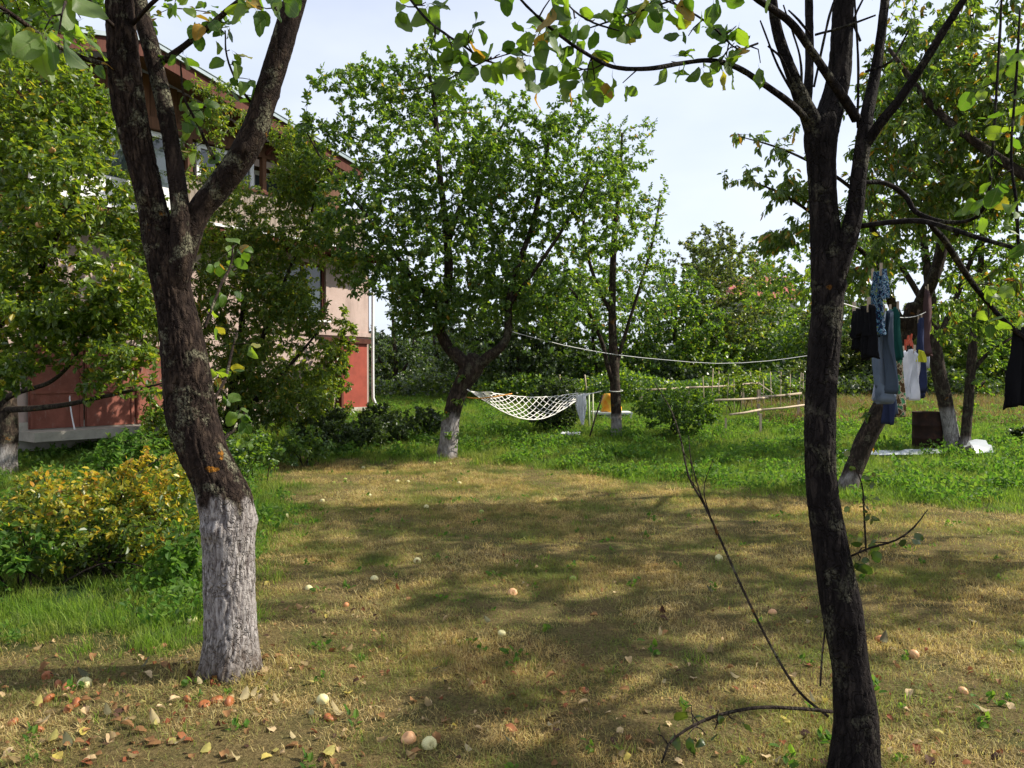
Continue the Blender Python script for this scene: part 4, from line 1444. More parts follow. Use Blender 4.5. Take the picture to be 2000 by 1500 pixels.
# two stray limbs with pears / elongated leaves behind the near left trunk
b5 = ground_at(470, 880)
Y6 = b5[1]
tree('pear_tree', 'shrubby pear tree with many slanting stems in front of the house wall', 'tree',
     [('trunk', [(430, 900, Y6, 26), (445, 840, Y6, 22), (455, 760, Y6, 18), (470, 660, Y6, 13), (480, 540, Y6, 8), (490, 450, Y6, 3)]),
      ('limb', [(445, 850, Y6, 14), (480, 750, Y6, 11), (520, 640, Y6 - .1, 9), (560, 540, Y6 - .1, 7), (600, 440, Y6, 5), (625, 350, Y6, 3)]),
      ('limb', [(440, 840, Y6, 13), (490, 790, Y6 - .3, 9), (560, 720, Y6 - .4, 7), (620, 650, Y6 - .3, 4)]),
      ('limb', [(440, 860, Y6, 10), (410, 760, Y6 + .2, 9), (390, 620, Y6 + .3, 8), (400, 480, Y6 + .3, 5)]),
      ('limb', [(455, 700, Y6, 8), (420, 580, Y6, 6), (330, 450, Y6, 5), (280, 330, Y6, 3)])],
     blobs=[(560, 480, Y6 - .2, 90, 60, .8, 70), (410, 560, Y6 - .3, 70, 110, .8, 80), (430, 690, Y6 - .3, 70, 90, .7, 60), (520, 800, Y6 - .2, 120, 50, .8, 60), (350, 800, Y6, 60, 50, .8, 40), (620, 370, Y6 - .1, 85, 70, .8, 80), (590, 290, Y6, 60, 35, .5, 22), (640, 450, Y6 - .2, 55, 40, .5, 26), (520, 560, Y6, 110, 60, 1.0, 105), (500, 680, Y6 - .2, 120, 80, 1.0, 140), (560, 770, Y6 - .2, 100, 60, .9, 85), (600, 600, Y6 - .4, 50, 55, .5, 28),
            (450, 780, Y6, 90, 70, .9, 60), (430, 460, Y6 + .2, 60, 60, .7, 42), (400, 340, Y6 + .2, 60, 70, .6, 24), (440, 230, Y6, 60, 30, .5, 10), (280, 480, Y6 + .6, 60, 110, .8, 50), (260, 300, Y6 + .6, 60, 120, .8, 45), (300, 620, Y6 + .4, 60, 60, .8, 36), (560, 250, Y6 - .2, 50, 40, .5, 22), (470, 400, Y6, 90, 80, .8, 55), (540, 390, Y6 - .1, 60, 50, .6, 30), (420, 190, Y6 + .2, 50, 50, .5, 20), (560, 600, Y6 - .4, 90, 70, .7, 60), (400, 250, Y6 + .2, 45, 60, .5, 22), (590, 340, Y6 - .3, 60, 60, .6, 40), (500, 470, Y6 - .2, 60, 50, .6, 36), (620, 700, Y6 - .2, 50, 50, .5, 30), (680, 520, Y6 - .3, 40, 40, .5, 14)],
     mat='twig', leafmat='leaf_light', res=(8, .1), group='orchard trees', per_m=85, dens=5.6, leaf=.088, kind='long', yellow=.035, droop=.6)

# ------------------------------------------------------------------ leaning tree on the right, washing line tied to it
b6 = ground_at(1650, 960)
Y7 = b6[1]
tree('pear_tree', 'pear tree leaning right from a whitewashed foot with hanging leaves over the washing line', 'tree',
     [('trunk', [(1650, 968, Y7, 34), (1658, 945, Y7, 36), (1672, 905, Y7, 36), (1695, 850, Y7, 38), (1722, 800, Y7, 38), (1748, 740, Y7, 36), (1770, 685, Y7, 38), (1776, 640, Y7, 34), (1786, 595, Y7, 28)]),
      ('limb', [(1773, 660, Y7, 26), (1800, 590, Y7, 26), (1822, 545, Y7 - .1, 24), (1838, 490, Y7 - .1, 22), (1850, 400, Y7 - .2, 18), (1870, 280, Y7 - .4, 14), (1890, 140, Y7 - .6, 10), (1900, 0, Y7 - .8, 7)]),
      ('limb', [(1774, 655, Y7, 20), (1745, 600, Y7 - .1, 17), (1720, 520, Y7 - .3, 14), (1700, 420, Y7 - .5, 11), (1690, 300, Y7 - .8, 8), (1700, 180, Y7 - 1, 6)]),
      ('limb', [(1722, 530, Y7 - .3, 10), (1660, 470, Y7 - .6, 8), (1590, 420, Y7 - .9, 7), (1530, 380, Y7 - 1.1, 5), (1470, 355, Y7 - 1.2, 3)]),
      ('limb', [(1700, 400, Y7 - .5, 8), (1640, 350, Y7 - .8, 7), (1570, 310, Y7 - 1, 5), (1510, 285, Y7 - 1.1, 4), (1450, 268, Y7 - 1.2, 2)]),
      ('limb', [(1840, 480, Y7 - .1, 14), (1900, 430, Y7 - .8, 10), (1960, 360, Y7 - 1.2, 7), (2010, 280, Y7 - 1.5, 5)])],
     blobs=[(1850, 170, Y7 - 1.5, 140, 150, 1.1, 140), (1760, 300, Y7 - 1.5, 90, 130, 1.0, 95), (1930, 330, Y7 - 1.5, 110, 120, 1.0, 100), (1800, 420, Y7 - 1.2, 130, 60, .9, 65), (1560, 370, Y7 - 1.1, 60, 22, .4, 16), (1510, 295, Y7 - 1.1, 45, 16, .3, 12), (1620, 440, Y7 - .9, 60, 40, .5, 26),
            (1510, 470, Y7 - .9, 50, 20, .4, 14), (1900, 620, Y7 - .2, 90, 60, .7, 30), (1760, 120, Y7 - 1.2, 70, 110, .8, 50), (1960, 180, Y7 - 1.5, 60, 120, .8, 50), (1620, 560, Y7 - .3, 60, 50, .6, 24), (1860, 40, Y7 - 1.4, 130, 70, 1.0, 55), (1700, 520, Y7 - .8, 60, 70, .5, 20), (1940, 520, Y7 - .8, 80, 70, .7, 30), (1790, -150, Y7 - 1, 250, 120, 1.3, 60)],
     mat='bark_g', leafmat='leaf_pear', white=.30, res=(14, .08), bark=.004, group='orchard trees', per_m=70, dens=3.8, leaf=.092, kind='long', yellow=.045, droop=1.3, flare=.1)

NT0 = np.array([6.3, 6.3, 0.0])


nroot = thing('apple_tree', 'wide apple tree rooted just beyond the right edge whose leafy boughs reach over the lawn', 'tree', NT0, 'orchard trees')
nl = [np.array([(6.3, 6.3, -.05), (6.28, 6.32, .8), (6.2, 6.35, 1.5), (6.15, 6.4, 2.0)]), np.array([(6.18, 6.38, 1.8), (5.9, 6.0, 2.6), (5.5, 5.2, 3.3), (5.2, 4.3, 3.9), (5.0, 3.4, 4.5)]),
      np.array([(6.15, 6.4, 1.9), (5.6, 6.9, 2.7), (5.0, 7.4, 3.4), (4.4, 7.9, 4.2), (4.0, 8.2, 5.0)]), np.array([(6.15, 6.4, 2.0), (6.5, 7.0, 3.0), (6.9, 7.6, 4.2), (7.1, 8.0, 5.6)]),
      np.array([(6.18, 6.38, 2.0), (6.9, 6.1, 3.0), (7.7, 6.0, 4.0), (8.3, 5.9, 5.0)]), np.array([(6.15, 6.4, 1.9), (6.0, 6.5, 3.2), (5.8, 6.6, 4.6), (5.9, 6.6, 6.0)])]
nr = [(.15, .09), (.075, .02), (.08, .02), (.085, .02), (.075, .02), (.09, .02)]
for k_, (P, rr_) in enumerate(zip(nl, nr)):
    MB().tube(P, np.linspace(rr_[0], rr_[1], len(P)), 14, .08, white=(0, .7) if k_ == 0 else None, flare=.2 if k_ == 0 else 0, seed=k_).build('trunk' if k_ == 0 else 'limb', M['bark_g'], nroot)


def world_blob(c, r3, n):
    u = unit(n)
    return np.array(c) + u * (rng.random(n) ** .42)[:, None] * np.array(r3)


tips = np.vstack([world_blob((5.1, 3.9, 4.3), (.5, 1.3, .6), 110), world_blob((5.9, 5.3, 4.6), (1.3, 1.1, 1.0), 170), world_blob((4.9, 7.5, 4.4), (1.3, 1.3, 1.2), 210), world_blob((7.2, 7.6, 4.8), (1.7, 1.6, 1.3), 230), world_blob((7.6, 5.9, 4.6), (1.5, 1.1, 1.0), 150),
                  world_blob((6.0, 6.6, 5.8), (1.7, 1.5, .9), 170), world_blob((8.7, 7.2, 5.2), (1.4, 1.4, 1.0), 120), world_blob((5.0, 6.6, 3.4), (.5, .6, .5), 24)])
mb, P, D, N, S, rnd = grow(skel_points(nl[1:]), tips, per_m=56, leaf=.092, yellow=.04, kind='long', droop=1.0, base_n=11)
mb.build('twigs', M['twig'], nroot)
obj('crown', leaves_mesh('crown', P, D, N, S, 'long', rnd), M['leaf_pear'], nroot)

b7 = ground_at(1858, 885)
Y8 = b7[1]
tree('apple_tree', 'tall apple tree with grey whitewashed trunk just right of the rusty barrel', 'tree',
     [('trunk', [(1862, 895, Y8, 34), (1858, 850, Y8, 28), (1845, 780, Y8, 27), (1830, 710, Y8, 26), (1822, 640, Y8, 24), (1815, 560, Y8, 18), (1800, 440, Y8, 12)]),
      ('limb', [(1826, 680, Y8, 14), (1860, 600, Y8, 11), (1900, 500, Y8, 8), (1940, 420, Y8, 5)]),
      ('limb', [(1820, 620, Y8, 12), (1760, 520, Y8, 10), (1700, 440, Y8, 6)])],
     blobs=[(1800, 420, Y8, 170, 110, 1.8, 140), (1700, 520, Y8, 110, 80, 1.2, 90), (1540, 560, Y8 + 1.5, 90, 90, 1.2, 90), (1930, 500, Y8, 110, 100, 1.3, 80), (1650, 600, Y8 + .5, 70, 80, 1.0, 40)],
     mat='bark_g', leafmat='leaf_apple', white=.9, res=(10, .1), group='orchard trees', dens=2.4, per_m=70, leaf=.08, yellow=.05)
b8 = ground_at(1884, 888)
Y9 = b8[1]
tree('apple_tree', 'thin brown trunked tree beside the white plastic sheet, second trunk right of the barrel', 'tree',
     [('trunk', [(1884, 892, Y9, 22), (1886, 850, Y9, 19), (1892, 780, Y9, 18), (1898, 700, Y9, 17), (1906, 620, Y9, 15), (1914, 540, Y9, 12), (1920, 420, Y9, 8)]),
      ('limb', [(1895, 730, Y9, 9), (1930, 690, Y9, 7), (1975, 660, Y9, 5)]),
      ('limb', [(1893, 760, Y9, 9), (1915, 752, Y9, 9), (1925, 745, Y9, 6)])],
     blobs=[(1930, 400, Y9, 120, 110, 1.5, 90), (1990, 560, Y9, 70, 90, 1.0, 50), (1960, 700, Y9, 40, 25, .5, 8), (1890, 590, Y9 + 1, 60, 70, .8, 20)],
     mat='bark_g', leafmat='leaf_apple', white=.3, res=(10, .1), group='orchard trees', dens=2.4, per_m=70, leaf=.08, yellow=.04)

# ------------------------------------------------------------------ far trees and thickets behind the garden, each its own
FAR = [
    ('dense_tree', 'dark dense tree directly behind the hammock', 1010, 770, 23, [(1000, 590, 150, 110, 2.0, 190), (960, 700, 120, 60, 1.5, 100), (1060, 690, 100, 60, 1.2, 80)], 'leaf_dark', .10),
    ('dense_tree', 'dark leafy tree right of the slim hammock tree', 1320, 770, 25, [(1300, 610, 110, 100, 2.0, 150), (1280, 700, 120, 55, 1.5, 95), (1370, 690, 80, 60, 1.3, 60)], 'leaf_apple', .10),
    ('willow_tree', 'pale olive feathery tree in the centre distance', 1395, 770, 27, [(1390, 540, 110, 85, 2.0, 150), (1360, 640, 100, 70, 1.6, 90), (1430, 640, 80, 80, 1.6, 80), (1400, 470, 60, 40, 1.2, 26)], 'leaf_olive', .09),
    ('dense_tree', 'mid green bushy tree beyond the rail fence', 1510, 775, 30, [(1510, 600, 90, 90, 2.0, 120), (1490, 690, 100, 60, 1.6, 80), (1560, 680, 60, 70, 1.2, 50)], 'leaf_light', .10),
    ('dense_tree', 'tall tree whose top shows behind the garden shrubs, thin at the top', 1390, 760, 40, [(1390, 520, 60, 55, 2, 50), (1440, 540, 90, 50, 2, 50)], 'leaf_light', .12),
    ('dense_tree', 'green tree behind the black laundry', 1680, 775, 26, [(1660, 640, 110, 90, 2.0, 130), (1640, 720, 90, 45, 1.4, 60), (1740, 700, 90, 60, 1.3, 70)], 'leaf_olive', .09),
    ('dense_tree', 'green tree closing the view at the far right', 1960, 775, 26, [(1950, 610, 120, 90, 2.0, 130), (1890, 690, 100, 60, 1.6, 80), (2020, 680, 90, 80, 1.3, 70)], 'leaf_light', .09),
    ('dense_tree', 'blue green bush standing past the corner of the house', 770, 760, 27, [(770, 700, 60, 50, 1.4, 70), (810, 720, 60, 40, 1.2, 60)], 'leaf_dark', .09),
    ('dense_tree', 'dark green bush left of the kinked middle trunk', 850, 760, 29, [(850, 700, 70, 55, 1.5, 90), (900, 690, 60, 70, 1.5, 70)], 'leaf_dark', .09),
    ('dense_tree', 'leafy tree behind the slim hammock tree', 1160, 770, 24, [(1150, 600, 100, 110, 1.8, 120), (1190, 710, 110, 50, 1.4, 90)], 'leaf_apple', .095),
    ('dense_tree', 'dense dark tree shading the left edge behind the orchard', -80, 800, 17, [(-60, 520, 160, 220, 2.0, 190), (40, 620, 60, 80, 1.0, 70), (-40, 760, 60, 60, 1.0, 40)], 'leaf_dark', .10),
]
for (nm, lb, px, py, Y, bl, lm_, lf) in FAR:
    base = at(px, py, Y)
    base[2] = gh(base[0], Y)
    q = [(px, 750 + (CAM_H - base[2] + .1) * F / Y - 20, Y, 12), (px + 3, py - 60, Y, 9), (px - 3, py - 110, Y, 6), (px, py - 160, Y, 3)]
    l2 = [(px, py - 10, Y, 9), (px - 30, py - 60, Y, 4), (px - 40, py - 110, Y, 2)]
    l3 = [(px, py - 10, Y, 9), (px + 30, py - 60, Y, 4), (px + 40, py - 110, Y, 2)]
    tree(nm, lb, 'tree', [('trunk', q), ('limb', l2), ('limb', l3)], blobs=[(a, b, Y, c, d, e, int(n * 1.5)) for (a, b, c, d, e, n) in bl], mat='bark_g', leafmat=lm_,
         res=(7, .3), base=base, group='trees closing the garden', per_m=120, dens=2.3, leaf=lf * 1.2, kind='tiny', yellow=.01 if lm_ == 'leaf_dark' else .03, seg=.3, sides=3)


# ------------------------------------------------------------------ shrubs
def shrub(name, label, cat, px, py, Y, blobs, leafmat, leaf, n_st=9, per_m=40, kind='far', yellow=0, group=None, h=None, **kw):
    base = at(px, py, Y)
    base[2] = gh(base[0], Y)
    root = thing(name, label, cat, base, group)
    r = np.random.default_rng(int(abs(px * 7 + py)))
    paths = []
    mb = MB()
    tips = blob_points([(a, b, Y + dz, c, d, e, n) for (a, b, dz, c, d, e, n) in blobs])
    tips = tips[tips[:, 2] > gh(tips[:, 0], tips[:, 1]) + .03]
    for k_ in range(n_st):
        t = tips[r.integers(len(tips))]
        b_ = base + np.array([r.normal() * .10, r.normal() * .08, -.02])
        m = (b_ * .5 + t * .5) + np.array([0, 0, .18 * np.linalg.norm(t - b_)])
        P = catmull(np.array([b_, m, t]), .08)
        mb.add(*tube(P, np.linspace(.011, .003, len(P)), 5, None, cap=False)[:2])
        paths.append(P)
    mb.build('stems', M['twig'], root)
    mb, P, D, N, S, rnd = grow(np.concatenate(paths), tips, per_m=per_m, leaf=leaf, kind=kind, yellow=yellow, seg=.1, k_r=.004, maxleaf=.5, base_n=14, **kw)
    mb.build('twigs', M['twig'], root, kind='stuff')
    obj('foliage', leaves_mesh('foliage', P, D, N, S, kind, rnd if leafmat != 'leaf_yellow' else np.clip(rng.normal(.38, .27, len(P)) + (P[:, 2] - base[2] - .5) * .5 + np.array([mn.noise((p[0] * 3, p[1] * 3, p[2] * 3)) for p in P]) * .35, 0, 1)), M[leafmat], root)
    return root


YS = ground_at(180, 1130)[1]
shrub('yellowing_shrub', 'low spreading shrub with small yellow autumn leaves left of the big trunk', 'shrub', 190, 1120, YS,
      [(160, 1005, .1, 150, 75, .55, 230), (20, 1025, .2, 110, 65, .5, 115), (320, 1020, .1, 80, 90, .45, 115), (230, 935, .2, 60, 40, .4, 34), (100, 950, .3, 50, 35, .4, 28), (345, 930, .3, 50, 55, .4, 38), (180, 1080, .1, 190, 40, .5, 100), (290, 895, .3, 26, 34, .3, 10), (40, 955, .3, 30, 34, .3, 10)], 'leaf_yellow', .046, 18, 36, droop=.1, leaf_from=.1)
shrub('bush', 'bright green leafy weeds growing through the foot of the yellow shrub', 'bush', 60, 1120, YS - .3, [(40, 1070, 0, 90, 50, .4, 60), (360, 1080, .1, 40, 70, .3, 40)], 'leaf_weed', .06, 6, 44)
shrub('green_shrub', 'dark round bush half hidden behind the hammock net', 'shrub', 1085, 845, 16.5, [(1085, 795, 0, 58, 50, .5, 330), (1090, 760, .3, 45, 30, .4, 110)], 'leaf_dark', .075, 8, 46)
shrub('green_shrub', 'rounded currant bush in the middle of the green grass', 'shrub', 1322, 856, 15.6, [(1320, 802, 0, 78, 50, .6, 300), (1270, 785, .2, 40, 30, .4, 70), (1380, 795, .2, 40, 35, .4, 70)], 'leaf_apple', .062, 10, 46)
shrub('climbing_vine', 'bright green vine climbing the corner of the pink house', 'vine', 640, 800, 18.0, [(640, 730, 0, 50, 60, .35, 110), (672, 660, .3, 30, 60, .3, 70), (600, 800, -.4, 80, 40, .5, 90)], 'leaf_light', .09, 8, 44)
HL = ['dark low bush at the left end of the front row below the house', 'second dark low bush from the left in the front row', 'middle dark low bush of the front row', 'fourth dark low bush of the front row, nearing the lawn tree',
      'dark low bush closest to the kinked middle trunk', 'left one of the two low bushes set back by the red door', 'right one of the two low bushes set back near the downpipe']
for q, (px, Y, s_) in enumerate([(610, 14.2, 1.0), (665, 14.0, 1.0), (720, 14.3, 1.05), (775, 14.9, 1.0), (830, 15.6, .9), (640, 15.6, 1.0), (745, 16.0, 1.0)]):
    py = 750 + (CAM_H - float(gh(0, Y))) * F / Y - 20
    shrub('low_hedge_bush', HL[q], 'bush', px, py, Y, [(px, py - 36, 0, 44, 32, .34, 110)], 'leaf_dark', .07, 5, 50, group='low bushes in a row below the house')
for q, (px, py, Y, rx, ry, n, mt, lb) in enumerate([
        (250, 880, 9.8, 90, 40, 90, 'leaf_weed', 'fresh green bush behind the yellow shrub'),
        (340, 840, 11.0, 60, 60, 90, 'leaf_light', 'light green elder bush by the red garage gate'),
        (480, 880, 10.5, 70, 40, 80, 'leaf_apple', 'green undergrowth bush right of the leaning big trunk'),
        (590, 870, 12.6, 60, 40, 80, 'leaf_apple', 'green bush at the left end of the hedge row'),
        (640, 790, 16.8, 60, 60, 80, 'leaf_light', 'tall green weeds by the open red door'),
        (1440, 745, 19.0, 60, 40, 70, 'leaf_light', 'climbing bean plants on sticks behind the rail fence'),
        (1580, 740, 18.0, 60, 45, 70, 'leaf_olive', 'leafy vegetable plants left of the dark near trunk')]):
    shrub('bush', lb, 'bush', px, py + ry, Y, [(px, py, 0, rx, ry, .5, n)], mt, .07, 6, 44)
shrub('bush', 'blue green cabbage like plant at the right edge of the grass', 'plant', 1990, 870, 15.0, [(1990, 850, 0, 22, 18, .2, 26)], 'leaf_dark', .12, 3, 30)
# thin self sown sapling behind the near right trunk
b9 = ground_at(1690, 1080)
sap = thing('sapling', 'thin leggy sapling with a few crinkled leaves right of the dark near trunk', 'sapling', b9)
P, r_ = ap([(1692, 1084, b9[1], 4), (1688, 1010, b9[1], 4), (1684, 950, b9[1], 3), (1668, 905, b9[1], 2)])
MB().tube(P, r_, 6, .05).build('stem', M['twig'], sap)
spS, mbS = spur_spots([P, at(1690, 980, b9[1]) + np.cumsum(rng.normal(size=(5, 3)) * np.array([.06, .05, .02]), 0)], 34, 51, .12, .2)
mbS.build('twigs', M['twig'], sap)
near_leaf_objs(sap, spS, M['leaf_olive'], .055, 52)

# ------------------------------------------------------------------ hammock
def rope(name, pts, r, mat, parent=None, step=.08, sides=6, **kw):
    return MB().tube(np.array(pts), r, sides, step).build(name, mat, parent, **kw)


M['cord'] = plain('white cotton cord', (.74, .71, .66), .85, .1, 30, .15)
M['orange'] = plain('orange rope', (.55, .25, .05), .7, .2, 20, .2)
M['wire'] = plain('pale wire line', (.50, .50, .50), .5, .4, 20, .1)
hA = at(918, 764, Y3 - .12)
hA2 = at(905, 757, Y3 - .05)
hB = at(1176, 764, Y4 - .02)
hm = thing('hammock', 'white rope net hammock slung between two apple trees', 'hammock', (hA + hB) / 2 + np.array([0, 0, -.5]))
nu, nv = 26, 9
LE = np.array([at(955, 772, Y3 + .15)])
G = np.zeros((nu, nv, 3))
for i in range(nu):
    t = i / (nu - 1)
    c = at(958 + (1130 - 958) * t, 775, Y3 + .1 + (Y4 - Y3 - .2) * t)
    near_z = at(958 + (1130 - 958) * t, 788 + 33 * math.sin(math.pi * min(1, t * 1.02)) ** 1.0 - (8 * t), c[1])[2]
    far_z = at(958 + (1130 - 958) * t, 768 + 9 * math.sin(math.pi * t), c[1])[2]
    wdt = .34 + .20 * math.sin(math.pi * t) - .22 * t
    for j in range(nv):
        v = j / (nv - 1)
        G[i, j] = c
        G[i, j, 1] += (v - .5) * 2 * wdt
        sag = -.05 * math.sin(math.pi * v) * math.sin(math.pi * t)
        G[i, j, 2] = near_z * (1 - v) + far_z * v + sag + rng.normal() * .004
        G[i, j, 0] += rng.normal() * .004
net = MB()
for i in range(nu - 1):
    for j in range(nv):
        j2 = j + (1 if (i % 2 == 0) else -1)
        a, b = G[i, j], G[i + 1, j]
        if j % 2 == i % 2:
            if j + 1 < nv:
                net.add(*tube(np.array([G[i, j], G[i + 1, j + 1]]), .0085, 3, None, cap=False)[:2])
            if j - 1 >= 0:
                net.add(*tube(np.array([G[i, j], G[i + 1, j - 1]]), .0085, 3, None, cap=False)[:2])
        elif True:
            if j == 0 or j == nv - 1:
                continue
net.build('net', M['cord'], hm)
rope('edge_cord', G[:, 0], .009, M['cord'], hm)
rope('edge_cord', G[:, -1], .009, M['cord'], hm)
fan = MB()
for j in range(nv):
    fan.add(*tube(np.array([hA, (hA + G[0, j]) / 2 - np.array([0, 0, .01]), G[0, j]]), .004, 4, None, cap=False)[:2])
    fan.add(*tube(np.array([hB - (hB - G[-1, 4]) * .45, G[-1, j]]), .004, 4, None, cap=False)[:2])
fan.build('clew_cords', M['cord'], hm)
rope('hanging_rope', [hB - (hB - G[-1, 4]) * .45, hB], .013, M['cord'], hm)
rope('hanging_rope', [hA, hA2, at(890, 762, Y3 + .22)], .012, M['cord'], hm)
rope('orange_strap', [at(912, 776, Y3 - .2), at(935, 778, Y3 - .25), at(965, 775, Y3 - .2), at(1000, 769, Y3)], .012, M['orange'], hm)
lp = [at(1203 + 13 * math.cos(a), 763 - 2 * math.sin(a), Y4 + .14 * math.sin(a)) for a in np.linspace(0, 6.28, 12)]
rope('tree_loop', lp, .010, M['cord'], hm)


# ------------------------------------------------------------------ cloth
def cloth(mb, outline, top, axis, depth_axis, folds=5, amp=.03, nv_=18, nu_=26, thick=.012, seed=0, down=(0, 0, -1)):
    """closed double sheet; outline(v)->(left,right) in metres along axis, v in 0..1 mapped to drop length by outline.length"""
    r = np.random.default_rng(seed)
    ph = r.uniform(0, 6.28, 3)
    axis = np.array(axis, float); axis /= np.linalg.norm(axis)
    dax = np.array(depth_axis, float); dax /= np.linalg.norm(dax)
    dn = np.array(down, float)
    length = outline[-1][0]
    vs_ = np.linspace(0, length, nv_)
    lo = np.interp(vs_, [o[0] for o in outline], [o[1] for o in outline])
    hi = np.interp(vs_, [o[0] for o in outline], [o[2] for o in outline])
    V = []
    for s_ in (1, -1):
        for i, v in enumerate(vs_):
            for j in range(nu_):
                u_ = j / (nu_ - 1)
                x = lo[i] + (hi[i] - lo[i]) * u_
                k_ = v / length
                d = amp * (.25 + k_) * (math.sin(x * folds * 22 + ph[0] + 1.5 * k_) * .6 + math.sin(x * folds * 43 + ph[1] - 2 * k_) * .3 + math.sin(v * 9 + ph[2]) * .2)
                edge = min(1, 4 * min(u_, 1 - u_) + .12)
                p = np.array(top) + axis * x + dn * (v + .012 * math.sin(x * 30 + ph[1])) + dax * (d + s_ * thick * edge)
                V.append(p)
    Fc = []
    n = nv_ * nu_
    for i in range(nv_ - 1):
        for j in range(nu_ - 1):
            a = i * nu_ + j
            Fc.append((a, a + 1, a + nu_ + 1, a + nu_))
            Fc.append((n + a, n + a + nu_, n + a + nu_ + 1, n + a + 1))
    for i in range(nv_ - 1):
        for j in (0, nu_ - 1):
            a = i * nu_ + j
            q = (a, a + nu_, n + a + nu_, n + a)
            Fc.append(q if j == 0 else q[::-1])
    for j in range(nu_ - 1):
        for i in (0, nv_ - 1):
            a = i * nu_ + j
            q = (a, n + a, n + a + 1, a + 1)
            Fc.append(q if i == 0 else q[::-1])
    mb.add(V, Fc)
    return mb


def cloth_mat(name, col, pattern=None):
    t = NT(name)
    n1 = t.noise(500, 2, .5, t.pos())
    n0 = t.noise(9, 4, .6, t.pos())
    c = t.ramp(n0, [(.3, tuple(x * .85 for x in col)), (.7, tuple(min(1, x * 1.12) for x in col))])
    if pattern:
        nn_ = t.noise(pattern[0], 2, .5, t.pos())
        c = t.ramp(nn_, pattern[1], 'CONSTANT')
    p = t.pbsdf(c, .9, .1, t.bump(n1, .2, .002), out=False)
    tr = t.n('ShaderNodeBsdfTranslucent')
    t.l(c, tr.inputs[0])
    m = t.n('ShaderNodeMixShader')
    m.inputs[0].default_value = .30
    t.l(p.outputs[0], m.inputs[1])
    t.l(tr.outputs[0], m.inputs[2])
    t.l(m.outputs[0], t.out.inputs[0])
    return t.m


CM = {'black': cloth_mat('black cotton', (.010, .010, .012)), 'greyblue': cloth_mat('grey blue cotton', (.20, .25, .33)), 'paleblue': cloth_mat('pale blue grey cotton', (.46, .50, .60)),
      'green': cloth_mat('dark teal green cotton', (.012, .07, .06)), 'white': cloth_mat('white cotton', (.75, .76, .80)), 'navy': cloth_mat('navy denim', (.035, .045, .10)),
      'mauve': cloth_mat('brown mauve cotton', (.12, .075, .08)), 'slate': cloth_mat('slate denim', (.075, .10, .14)),
      'pattern': cloth_mat('teal patterned cotton', (.05, .3, .4), (60, [(0, (.015, .02, .05)), (.47, (.03, .17, .26)), (.52, (.35, .42, .48)), (.56, (.02, .05, .18)), (.64, (.22, .30, .08))])),
      'tan': cloth_mat('tan printed cotton', (.34, .22, .13), (30, [(0, (.10, .06, .03)), (.45, (.50, .40, .28)), (.55, (.06, .22, .10))])),
      'ltgreen': cloth_mat('pale green cotton', (.45, .62, .58)), 'lime': cloth_mat('lime cotton', (.60, .62, .05))}

LA, LB = at(1622, 585, T2Y + .03), at(1822, 600, Y7 - .1)
ld = LB - LA
ldir = ld / np.linalg.norm(ld)
lperp = np.cross(ldir, [0, 0, 1.0])


def on_line(px):
    f = (px - 1622) / 200.0
    iy = (1 / LA[1]) * (1 - f) + (1 / LB[1]) * f
    y = 1 / iy
    t = (y - LA[1]) / (LB[1] - LA[1])
    p = LA + ld * t
    p[2] -= .10 * math.sin(math.pi * t)
    return p


wl = thing('washing_line', 'cord stretched from the dark near trunk to the leaning tree with laundry on it', 'washing line', LA)
rope('line', [LA + ld * t - np.array([0, 0, .10 * math.sin(math.pi * t)]) for t in np.linspace(0, 1, 12)], .003, M['wire'], wl, step=.3)


def garment(name, label, cat, px, mats, parts, yaw=0, zoff=0.0, seed=0):
    """parts: list of (part_name, outline, x_shift, material, amp)"""
    top = on_line(px) + np.array([0, 0, zoff])
    root = thing(name, label, cat, top, 'laundry drying on the line')
    ax = np.array([math.cos(yaw) * ldir[0] - math.sin(yaw) * ldir[1], math.sin(yaw) * ldir[0] + math.cos(yaw) * ldir[1], 0])
    dax = np.cross(ax, [0, 0, 1.0])
    for k_, (pn, ol, xs, mt, am) in enumerate(parts):
        mb = MB()
        cloth(mb, ol, top + dax * .012 * k_, ax, dax, amp=am, seed=seed + k_)
        mb.build(pn, CM[mt], root)
    for s_ in (-.12, .12):
        MB().box(top + ax * s_ + np.array([0, 0, .01]), (.012, .014, .07), X=ax).build('clothes_peg', M['wood_rail'], root, smooth=False)
    return root


def shirt(w_, h, sl=.3, s_up=True):
    b = [(0, -w_ * .35, w_ * .35), (.05, -w_ / 2, w_ / 2), (h * .4, -w_ / 2, w_ / 2), (h, -w_ * .52, w_ * .52)]
    return b


def pants(w_, h):
    return [(0, -w_ / 2, w_ / 2), (h * .35, -w_ * .5, w_ * .5), (h, -w_ * .42, w_ * .42)]


